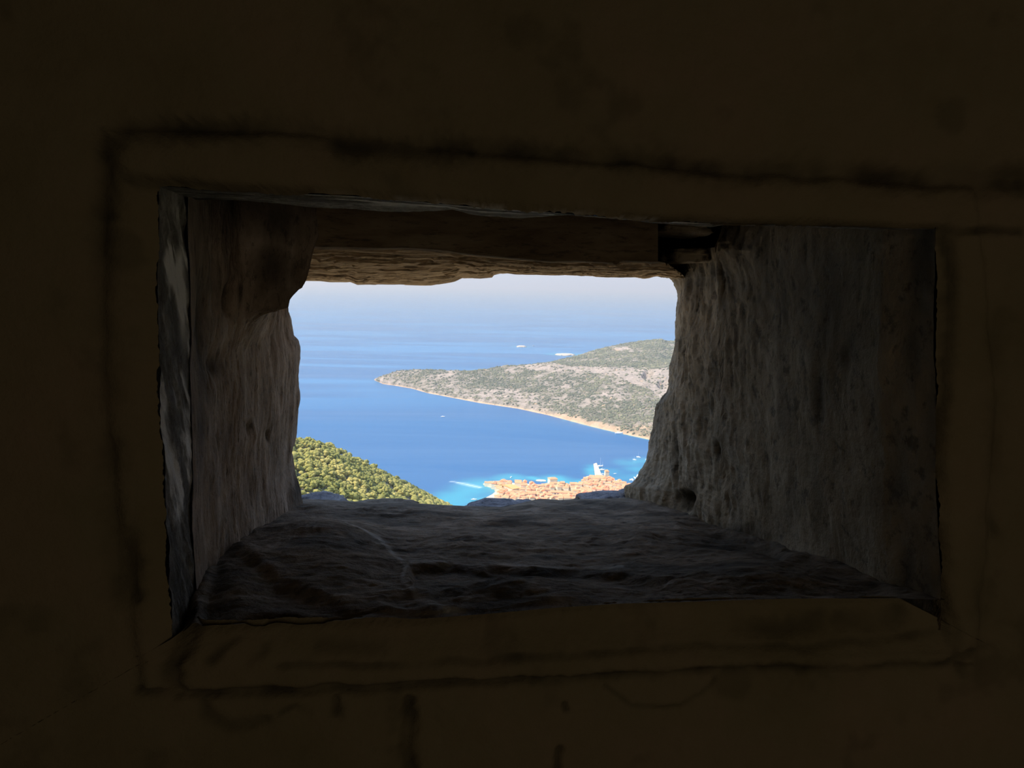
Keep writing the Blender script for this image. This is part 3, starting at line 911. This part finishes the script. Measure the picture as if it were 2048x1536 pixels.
nearfac = np.clip(np.hypot(G2[..., 0], G2[..., 1]) / 400, 0, 1)
ridgefade = np.ones(G2.shape[:2]); ridgefade[14:40] = np.linspace(.15, 1, 26)[:, None]; ridgefade[:14] = .15
G2[..., 2] += nearfac * ridgefade * 5 * fbm(G2 * np.array([.012, .012, 0]), 4, 221)
rk = np.clip(.2 + .8 * fbm(G2 * np.array([.03, .03, 0]), 4, 223) + (1 - nearfac), 0, 1)
NO = rp0.mean(0).copy(); NO[2] = SEA_Z
me = mesh_from('near_slope', (G2 - NO).reshape(-1, 3), grid_faces(*G2.shape[:2], flip=True), LAND_NEAR, attrs={'rock': rk, 'shore': rk * 0})
o = link('pine_slope', me, None, Vector(NO)); tag(o, kind='structure')
# the mountain side straight ahead and right of the fort, below the line of sight
px2 = np.linspace(1050, 2600, 60)
rows = []
b = ray(px2, 0 * px2 + 900); b[:, 2] = 0; b /= np.linalg.norm(b, axis=1, keepdims=True)
for dd, zz in ((1700, -404), (1250, -392), (760, -262), (300, -118), (180, -78), (90, -44), (40, -22), (15, -9), (5.5, -3.2), (2.6, -2.2)):
    p = EYEn + b * dd; p[:, 2] = zz + (3 * fbm(p * .02, 3, 9) if dd > 20 else 0)
    rows.append(p)
G3 = np.array(rows)
me = mesh_from('mountain_side', G3.reshape(-1, 3), grid_faces(*G3.shape[:2], flip=True), LAND_NEAR, attrs={'rock': np.full(G3.shape[:2], .25), 'shore': np.zeros(G3.shape[:2])})
o = link('mountain_side', me); tag(o, kind='structure')
q3 = []
for k in range(1, 6):
    uu = RNG.rand(1800, 1); cc = RNG.randint(0, 59, 1800)
    vv = RNG.rand(1800, 1)
    A = G3[k, cc] * (1 - vv) + G3[k, cc + 1] * vv; B = G3[k + 1, cc] * (1 - vv) + G3[k + 1, cc + 1] * vv
    q3.append(A * (1 - uu) + B * uu)
q3 = np.concatenate(q3)
o = link('hillside_shrubs', scatter_mesh('hillside_shrubs', q3, np.hypot(q3[:, 0], q3[:, 1]) * RNG.uniform(.004, .009, len(q3)), LEAF_NEAR, 1, 4, .8, 29))
tag(o, 'green shrubs on the mountain side below the opening', 'shrubs', kind='stuff')

# unseen pale rock below the fort wall, shaped to bounce sun onto the lintel
az = np.linspace(-1.5, 1.5, 120)
rows = []
for dd, zz in ((2.3, -.62), (3.2, -.64), (4.5, -.75), (6.3, -1.0), (8.5, -2.4), (11, -4.6), (18, -8.9), (30, -16), (50, -26), (80, -39), (120, -57), (170, -80)):
    a_ = az + YAW
    p = np.stack([np.sin(a_ - 2 * YAW) * dd, np.cos(a_ - 2 * YAW) * dd, np.full(az.shape, zz)], -1)
    p[:, 2] += dd * .02 * fbm(p * 9 / dd ** .5, 3, 77)
    rows.append(p)
G4 = np.array(rows)
o = link('scree_bounce_slope', mesh_from('scree_bounce_slope', G4.reshape(-1, 3), grid_faces(*G4.shape[:2]), BOUNCE_SCREE, attrs={'rock': np.full(G4.shape[:2], .95), 'shore': np.zeros(G4.shape[:2])}))
tag(o, kind='structure')

# pines: 300 nearest-looking ones as things, the rest as one mass
def crown_mesh(k):
    rs = np.random.RandomState(400 + k)
    Vs, Fs, off = [], [], 0
    for q in range(15):
        V, Fq = blob_template(2, 40 + k * 20 + q, .75, .35)
        d = rs.normal(size=3); d /= np.linalg.norm(d); d[2] = abs(d[2]) * .8 - .15
        r = rs.uniform(.26, .46) if q else .62
        V = V * r + (d * rs.uniform(.45, .80) if q else 0)
        Vs.append(V); Fs.append(Fq + off); off += len(V)
    return mesh_from('pine_crown', np.concatenate(Vs), np.concatenate(Fs), LEAF_NEAR, True)
crowns = [crown_mesh(k) for k in range(6)]
def trunk_mesh():
    a = np.linspace(0, 2 * math.pi, 8, endpoint=False)
    V = np.concatenate([np.c_[np.cos(a) * .25, np.sin(a) * .25, a * 0 - 1.0], np.c_[np.cos(a) * .16 + .15, np.sin(a) * .16, a * 0 + 3.2]])
    return mesh_from('pine_trunk', V, [(k, (k + 1) % 8, 8 + (k + 1) % 8, 8 + k) for k in range(8)], BARK)
trunk = trunk_mesh()
TRACK = [(770, 972), (782, 982), (800, 998), (822, 1003)]
cand = []
u = RNG.rand(9000); v = RNG.rand(9000)
sub = G2[14:14 + npr + 1]
cell = np.linalg.norm(np.cross(np.diff(sub, axis=0)[:, :-1], np.diff(sub, axis=1)[:-1]), axis=-1)
w = (cell / cell.sum()).ravel()
idx = RNG.choice(len(w), 24000, p=w)
r0, c0 = np.unravel_index(idx, cell.shape)
pp = sub[r0, c0] + (sub[r0 + 1, c0] - sub[r0, c0]) * RNG.rand(24000, 1) + (sub[r0, c0 + 1] - sub[r0, c0]) * RNG.rand(24000, 1)
keep = []; cellmap = {}
for k in range(len(pp)):
    key = (int(pp[k, 0] // 6.4), int(pp[k, 1] // 6.4))
    ok = True
    for dx in (-1, 0, 1):
        for dy in (-1, 0, 1):
            for m in cellmap.get((key[0] + dx, key[1] + dy), ()):
                if (pp[k, 0] - pp[m, 0]) ** 2 + (pp[k, 1] - pp[m, 1]) ** 2 < 28: ok = False
    if ok:
        cellmap.setdefault(key, []).append(k); keep.append(k)
pp = pp[keep]
c = (pp - EYEn) @ RCn
tx = 1024 + F * c[:, 0] / -c[:, 2]; ty = 768 - F * c[:, 1] / -c[:, 2]
ontr = poly_dist(tx, ty, TRACK) < 4
pp = pp[~ontr]; tx = tx[~ontr]; ty = ty[~ontr]
size = RNG.uniform(2.6, 5.6, len(pp))
seen = (tx > 588) & (tx < 900) & (ty < 1004)
dist = np.hypot(pp[:, 0], pp[:, 1])
order = np.argsort(np.where(seen, dist / size, 1e9))[:min(300, int(seen.sum()))]
solo = np.zeros(len(pp), bool); solo[order] = True
for k in order:
    t_ = empty('pine_tree', Vector(pp[k]))
    t_.rotation_euler = (0, 0, RNG.rand() * 6.28)
    s_ = size[k]
    cr = link('crown', crowns[int(RNG.randint(6))], t_, Vector((0, 0, s_ * 1.05)))
    cr.scale = (s_, s_ * RNG.uniform(.85, 1.1), s_ * RNG.uniform(.85, 1.25))
    tr = link('trunk', trunk, t_, Vector((0, 0, 0))); tr.scale = (s_ * .35, s_ * .35, s_ * .28)
    tag(t_, 'olive green pine crown among the dense trees on the slope at lower left', 'tree', 'pines on the slope left of the bay')
rest = pp[~solo].copy(); rs_ = size[~solo]; rest[:, 2] += rs_ * 1.0
near_ok = tx[~solo] < 1100
in_sight = (tx[~solo] > 480)[near_ok]
me = scatter_mesh('pine_forest', (rest[near_ok] - NO)[in_sight], rs_[near_ok][in_sight], LEAF_NEAR, 2, 5, .85, 17)
me2 = scatter_mesh('pine_forest', (rest[near_ok] - NO)[~in_sight], rs_[near_ok][~in_sight], LEAF_NEAR, 1, 5, .85, 18)
o = link('pine_forest', me2, None, Vector(NO))
tag(o, 'pine wood hidden behind the left rock edge of the opening', 'forest', kind='stuff')
o = link('pine_forest', me, None, Vector(NO))
tag(o, 'dense olive green pine wood filling the slope at lower left', 'forest', kind='stuff')
# undergrowth
m = RNG.rand(len(r0)) < .2
q_ = sub[r0[m], c0[m]].copy(); q_ += RNG.uniform(-4, 4, q_.shape) * np.array([1, 1, 0])
me = scatter_mesh('undergrowth', q_ - NO, RNG.uniform(1.2, 2.4, len(q_)), LEAF_FAR, 1, 3, .7, 23)
o = link('undergrowth', me, None, Vector(NO)); tag(o, 'low dark undergrowth between the pines on the slope', 'undergrowth', kind='stuff')

def strip_mesh(name, P, width, mat, zoff):
    P = np.array(P); d = np.gradient(P, axis=0); d[:, 2] = 0
    nrm = np.stack([-d[:, 1], d[:, 0], 0 * d[:, 0]], -1); nrm /= np.linalg.norm(nrm, axis=1, keepdims=True)
    A = P + nrm * width / 2; B = P - nrm * width / 2
    up = np.array([0, 0, zoff])
    V = np.concatenate([A + up, B + up, B - 2 * up, A - 2 * up]); k = len(P)
    Fq = []
    for i in range(k - 1):
        for a, b in ((0, 1), (1, 2), (2, 3), (3, 0)):
            Fq.append((a * k + i, b * k + i, b * k + i + 1, a * k + i + 1))
    return mesh_from(name, V, Fq, mat, False)
# dirt track among the pines: laid on the slope surface
def slope_pt(x, y):
    c = (sub - EYEn) @ RCn
    sx_ = 1024 + F * c[..., 0] / -c[..., 2]; sy_ = 768 - F * c[..., 1] / -c[..., 2]
    k = np.argmin((sx_ - x) ** 2 + (sy_ - y) ** 2); return sub.reshape(-1, 3)[k]
tp = np.array([slope_pt(x, y) for x, y in dense(TRACK, 7)])
o = link('dirt_track', strip_mesh('dirt_track', tp, 5.0, QUAY, 2.5)); tag(o, kind='structure')

# ------------------------------------------------------------------ harbour town
LANDP = [(966, 969), (978, 964), (1005, 963), (1030, 968), (1070, 970), (1085, 971), (1098, 966), (1105, 963), (1118, 969), (1125, 972), (1150, 971), (1165, 965), (1173, 954), (1190, 952),
         (1187, 929), (1193, 927), (1198, 938), (1203, 951), (1213, 954), (1225, 960), (1240, 966), (1256, 971), (1300, 978), (1400, 985), (1500, 1060), (1300, 1110), (950, 1110), (925, 1040), (950, 1010), (968, 999), (985, 990), (992, 984), (990, 978), (976, 974)]
base = on_sea(np.array([p[0] for p in LANDP]), np.array([p[1] for p in LANDP]))
TO = base.mean(0)
import bmesh
bm = bmesh.new()
vs = [bm.verts.new(Vector(p - TO) + Vector((0, 0, 1.8))) for p in base]
vb = [bm.verts.new(Vector(p - TO) - Vector((0, 0, 2))) for p in base]
bm.faces.new(vs)
for k in range(len(vs)):
    bm.faces.new((vs[k], vb[k], vb[(k + 1) % len(vs)], vs[(k + 1) % len(vs)]))
bmesh.ops.recalc_face_normals(bm, faces=bm.faces)
bmesh.ops.triangulate(bm, faces=[f for f in bm.faces if len(f.verts) > 4])
me = D.meshes.new('harbour_ground'); bm.to_mesh(me); bm.free(); me.materials.append(QUAY)
o = link('harbour_ground', me, None, Vector(TO)); tag(o, kind='structure')
GZ = SEA_Z + 1.8

def house_meshes(kind):
    """unit house: footprint 1 x 1, wall height 1, roof rise .35 with eaves"""
    V = [(-.5, -.5, -.3), (.5, -.5, -.3), (.5, .5, -.3), (-.5, .5, -.3), (-.5, -.5, 1), (.5, -.5, 1), (.5, .5, 1), (-.5, .5, 1)]
    Fq = [(0, 1, 5, 4), (1, 2, 6, 5), (2, 3, 7, 6), (3, 0, 4, 7), (4, 5, 6, 7)]
    wm = mesh_from('house_walls', V, Fq, WALLM, False)
    e = .535
    h = {'gable': .38, 'hip': .32}[kind]; rx = {'gable': e, 'hip': .22}[kind]
    R = [(-e, -e, 1), (e, -e, 1), (e, e, 1), (-e, e, 1), (-rx, 0, 1 + h), (rx, 0, 1 + h), (-e, -e, .94), (e, -e, .94), (e, e, .94), (-e, e, .94)]
    Fr = [(0, 1, 5, 4), (2, 3, 4, 5), (1, 2, 5, 5), (3, 0, 4, 4), (6, 7, 1, 0), (7, 8, 2, 1), (8, 9, 3, 2), (9, 6, 0, 3), (9, 8, 7, 6)]
    bm = bmesh.new(); vv = [bm.verts.new(p) for p in R]
    for f in Fr:
        ids = list(dict.fromkeys(f)); bm.faces.new([vv[i] for i in ids])
    me = D.meshes.new('roof'); bm.to_mesh(me); bm.free(); me.materials.append(ROOF)
    return wm, me
HG, HH = house_meshes('gable'), house_meshes('hip')
ROOF_BIG = HG[1].copy(); ROOF_BIG.materials.clear(); ROOF_BIG.materials.append(ROOF_O)
WINM = mesh_from('window', [(-.5, -.5, -.5), (.5, -.5, -.5), (.5, .5, -.5), (-.5, .5, -.5), (-.5, -.5, .5), (.5, -.5, .5), (.5, .5, .5), (-.5, .5, .5)],
                 [(0, 1, 5, 4), (1, 2, 6, 5), (2, 3, 7, 6), (3, 0, 4, 7), (4, 5, 6, 7), (3, 2, 1, 0)], GLASSD, False)

def house(px_, py_, w, d, h, rot, kind='gable', z=0.0, roof=None, label=None, group=None, cat='house', name='house'):
    p = on_sea(px_, py_, GZ + z)
    r = empty(name, Vector((p[0], p[1], GZ + z))); r.rotation_euler = (0, 0, rot)
    m = HG if kind == 'gable' else HH
    a = link('walls', m[0], r); a.scale = (w, d, h)
    b = link('roof', roof or m[1], r); b.scale = (w, d, h * .62); b.location = (0, 0, h * .38)
    tag(r, label, cat, group)
    return r

SPECIAL = []
def sp(x, y, r): SPECIAL.append((x, y, r))
house(992, 970, 26, 15, 6, .1, 'hip', label='low house with a pink-red roof, first on the tip of the town spit', name='seafront_house'); sp(992, 970, 12)
house(1022, 982, 17, 34, 9, .62, 'gable', roof=ROOF_BIG, label='large hall with the broadest orange roof at the left end of town', name='hall', cat='hall'); sp(1022, 982, 17)
house(1105, 968, 16, 14, 12, .3, 'hip', label='tall red-roofed house rising above the middle of the waterfront', name='tower_house'); sp(1105, 967, 10)
# quay tower
house(1213, 956, 8, 8, 15, .2, 'hip', label='slim pale square tower on the quay right of the pier', name='quay_tower', cat='tower'); sp(1213, 956, 5)
# long building with tall bays
hb = empty('arcaded_building', Vector(on_sea(1124, 996, GZ)))
hb.rotation_euler = (0, 0, -.08)
a = link('walls', HG[0], hb); a.scale = (40, 12, 12)
b = link('roof', HG[1], hb); b.scale = (40, 12, 6); b.location = (0, 0, 6)
for k in range(6):
    q = link('window', WINM, hb, Vector((-13 + k * 5.4, -6.0, 6.5))); q.scale = (2.6, .5, 8)
tag(hb, 'long pale building with a row of tall dark bays facing the hill', 'building'); sp(1124, 990, 24)
rs = np.random.RandomState(5)
placed = []
tries = 0
TOWN = [(975, 971), (1005, 967), (1030, 972), (1085, 975), (1118, 974), (1150, 976), (1168, 968), (1176, 958), (1190, 957), (1203, 957), (1222, 964), (1256, 975), (1300, 982), (1300, 1006), (985, 1006), (1000, 992), (996, 978)]
while len(placed) < 285 and tries < 30000:
    tries += 1
    x = rs.uniform(975, 1300); y = rs.uniform(957, 1008)
    if not inside(np.array([x]), np.array([y]), TOWN)[0]: continue
    if any(abs(x - a) < r and abs(y - b) < r * .35 for a, b, r in SPECIAL): continue
    if 985 < x < 1008 and y > 976 and rs.rand() < .8: continue
    p = on_sea(x, y, GZ)
    if any((p[0] - q[0]) ** 2 + (p[1] - q[1]) ** 2 < 10.0 ** 2 for q in placed): continue
    placed.append(p)
    rot = .25 * math.sin(x * .03) + rs.choice([0, math.pi / 2]) + rs.uniform(-.12, .12)
    house(x, y, rs.uniform(8, 15), rs.uniform(7, 10), rs.uniform(5, 11), rot, 'gable' if rs.rand() < .7 else 'hip',
          label='small pale house with a terracotta roof packed among others in the harbour town', group='terracotta roofed houses of the harbour town')
# garden trees in town
for k, (x, y, s_) in enumerate([(1002, 979, 5), (1006, 982, 4), (1044, 990, 4), (1127, 972, 4.5), (1128, 978, 5), (1136, 976, 4), (1150, 990, 5), (1160, 992, 4), (1070, 980, 3)]):
    p = on_sea(x, y, GZ)
    t_ = empty('garden_tree', Vector(p)); cr = link('crown', crowns[k % 6], t_, Vector((0, 0, s_ * 1.2))); cr.scale = (s_, s_, s_)
    tr = link('trunk', trunk, t_); tr.scale = (1.2, 1.2, 1.6)
    tag(t_, 'single dark tree standing between the roofs of the harbour town', 'tree', 'garden trees in the harbour town')

# ------------------------------------------------------------------ islets
def islet(name, x0, x1, y, h, label, seed, yb=None):
    A = on_sea(x0, y); B = on_sea(x1, y); cx = (A + B) / 2; w = np.linalg.norm(B - A) / 2
    V, Fq = blob_template(4, seed, 1.0, .12)
    V = V * (1 + .2 * ridged(V * 3, 3, seed)[:, None]); V[:, 2] = np.clip(V[:, 2], -.3, 1)
    V = V * np.array([w, w * .75, h])
    o = link(name, mesh_from(name, V, Fq, LIME), None, Vector(cx)); tag(o, label, 'islet')
islet('rock_islet', 1034, 1052, 694, 9, 'small bare white rock islet alone in open sea', 3)
islet('flat_islet', 1112, 1148, 710, 9, 'flat pinkish islet just behind the back of the headland', 5)
islet('reef', 1072, 1092, 961, 1.0, 'low sandy reef breaking the water off the town', 9)

# ------------------------------------------------------------------ boats
def hull_mesh():
    st = [(-.5, .34, 0), (-.3, .42, 0), (0, .44, 0), (.25, .34, .03), (.42, .14, .07), (.5, .01, .10)]
    V = []
    for x, w, up in st:
        V += [(x, -w * .36, .14 + up), (x, w * .36, .14 + up), (x * .94, w * .18, -.05), (x * .94, -w * .18, -.05)]
    Fq = []
    for k in range(len(st) - 1):
        for a in range(4):
            Fq.append((k * 4 + a, k * 4 + (a + 1) % 4, k * 4 + 4 + (a + 1) % 4, k * 4 + 4 + a))
    Fq += [(3, 2, 1, 0), (20, 21, 22, 23)]
    return mesh_from('hull', V, Fq, WHITE, False)
HULL = hull_mesh()
CAB = mesh_from('cabin', [(-.22, -.10, .13), (.16, -.10, .13), (.16, .10, .13), (-.22, .10, .13), (-.20, -.08, .27), (.08, -.08, .25), (.08, .08, .25), (-.20, .08, .27)],
                [(0, 1, 5, 4), (1, 2, 6, 5), (2, 3, 7, 6), (3, 0, 4, 7), (4, 5, 6, 7)], WHITE, False)
am = np.linspace(0, 2 * math.pi, 6, endpoint=False)
MAST = mesh_from('mast', np.concatenate([np.c_[np.cos(am) * .012 + .05, np.sin(am) * .012, am * 0 + .13], np.c_[np.cos(am) * .008 + .05, np.sin(am) * .008, am * 0 + 1.25]]),
                 [(k, (k + 1) % 6, 6 + (k + 1) % 6, 6 + k) for k in range(6)], WHITE, False)
def boat(x, y, L, rot, label, mast=False, name='motor_boat', group=None, cabin=True):
    p = on_sea(x, y)
    r = empty(name, Vector(p)); r.rotation_euler = (0, 0, rot)
    a = link('hull', HULL, r); a.scale = (L, L, L)
    if cabin: b = link('cabin', CAB, r); b.scale = (L, L, L)
    if mast:
        m_ = link('mast', MAST, r); m_.scale = (L, L, L)
    tag(r, label, 'boat', group)
boat(886, 834, 13, .3, 'lone white motor boat crossing the open bay')
boat(1022, 955, 8, 1.2, 'white boat anchored off the left end of town')
boat(1238, 868, 22, .1, 'white boat moored against the far headland shore')
boat(1269, 920, 9, 2.5, 'white sailing boat at anchor, left one of the pair in the turquoise bay', True, 'sailing_boat')
boat(1277, 915, 11, 2.5, 'white sailing boat at anchor, right one of the pair in the turquoise bay', True, 'sailing_boat')
boat(1230, 948, 7, .2, 'small white boat alone between the pier and the marina')
boat(1200, 934, 17, .5, 'tall-masted sailing ship moored at the outer end of the pier', True, 'sailing_ship')
boat(1204, 941, 15, .2, 'broad white vessel with a short mast moored against the middle of the pier', True, 'moored_ship')
boat(1205, 949, 9, .1, 'small white boat moored at the foot of the pier')
boat(1067, 692, 14, .2, 'distant sailing boat on the open sea right of the white islet', True, 'sailing_boat')
boat(1294, 920, 9, 2.4, 'white boat half hidden by the right-hand rock edge')
boat(948, 1000, 11, .0, 'white boat moored off the beach at the left foot of the town')
for k in range(14):
    t = k / 13
    boat(1262 + 22 * t + rs.uniform(-2, 2), 962 - 14 * t + rs.uniform(-2, 2), 9, rs.uniform(1.2, 1.9), 'white boat moored in the packed marina beside the right-hand rock', group='boats in the marina', name='marina_boat')
for k in range(9):
    t = k / 8
    boat(1218 + 30 * t, 957.5 + 8.5 * t, 7, 1.5, 'small white boat tied along the quay right of the tower', group='boats along the quay', name='quay_boat')

# ------------------------------------------------------------------ sea
xs = np.unique(np.r_[np.linspace(-40000, -900, 30), np.linspace(-900, -160, 40), np.arange(-160, 420, 5.0), np.linspace(420, 1400, 60), np.linspace(1400, 40000, 30)])
ys = np.unique(np.r_[np.linspace(-2000, 1100, 10), np.arange(1100, 2300, 7.0), np.linspace(2300, 5500, 90), np.linspace(5500, 60000, 40)])
X, Y = np.meshgrid(xs, ys)
S = np.stack([X, Y, np.zeros_like(X)], -1)
def shal(pts_px, rx):
    p = on_sea(np.array([a for a, b in pts_px]), np.array([b for a, b in pts_px]))[:, :2]
    d = poly_dist(X, Y, [tuple(q) for q in p])
    return np.clip(1 - d / rx, 0, 1)
sn = fbm(S * .012, 4, 301); sn2 = fbm(S * .04, 3, 303)
sh = np.zeros(X.shape)
for pts_, rx, a in (
    ([(966, 969), (940, 985), (900, 1000), (880, 1006)], 85, .75), ([(930, 1000), (960, 1000)], 60, .7),
    ([(1000, 958), (1022, 953), (1036, 958)], 42, .75), ([(1062, 956), (1076, 959), (1094, 961)], 26, .9),
    ([(1110, 958), (1140, 966), (1152, 966)], 52, .95), ([(1184, 932), (1184, 948)], 26, .9),
    ([(1215, 945), (1250, 955), (1290, 950)], 70, .45), ([(1260, 925), (1300, 922), (1400, 915)], 60, .6), ([(1290, 940), (1350, 950)], 70, .55)):
    sh = np.maximum(sh, a * smooth(0, 1, shal(pts_, rx) * (1 + .6 * sn + .3 * sn2)))
coastd = poly_dist(X, Y, [tuple(q[:2]) for q in cst[::12]])
sh = np.maximum(sh, .45 * smooth(20 * (1 + .6 * sn), 4, coastd) * (X > 150))
fo = shal([(903, 963), (925, 967), (960, 975)], 5) * smooth(-.5, .3, sn2) * .8
fo = np.maximum(fo, shal([(925, 967), (955, 974)], 14) * .3)
i0 = on_sea(1043, 693); i1 = on_sea(1130, 709)
for q, r_ in ((i0, 90), (i1, 150)):
    sh = np.maximum(sh, .35 * smooth(r_, r_ * .5, np.hypot(X - q[0], (Y - q[1]))))
me = mesh_from('sea', S.reshape(-1, 3), grid_faces(*X.shape), SEA, attrs={'offshore': smooth(1900, 3600, Y - .25 * X), 'shallow': np.clip(sh, 0, 1), 'foam': np.clip(fo, 0, 1)})
o = link('sea', me, None, Vector((0, 0, SEA_Z)))
tag(o, kind='structure')

# ------------------------------------------------------------------ haze over the sea
hm = D.materials.new('sea_haze'); hm.use_nodes = True
t = hm.node_tree; t.nodes.clear()
ho = t.nodes.new('ShaderNodeOutputMaterial'); vs_ = t.nodes.new('ShaderNodeVolumeScatter')
vs_.inputs['Color'].default_value = (.80, .93, 1.0, 1)
vs_.inputs['Density'].default_value = 1 / 11000.0
vs_.inputs['Anisotropy'].default_value = .2
t.links.new(vs_.outputs[0], ho.inputs['Volume'])
me = mesh_from('haze', [(-38000, 400, -500), (38000, 400, -500), (38000, 58000, -500), (-38000, 58000, -500), (-38000, 400, 700), (38000, 400, 700), (38000, 58000, 700), (-38000, 58000, 700)],
               [(0, 1, 5, 4), (1, 2, 6, 5), (2, 3, 7, 6), (3, 0, 4, 7), (4, 5, 6, 7), (3, 2, 1, 0)], hm, False)
o = link('haze', me); tag(o, 'thin summer haze over the distant sea', 'haze', kind='stuff')
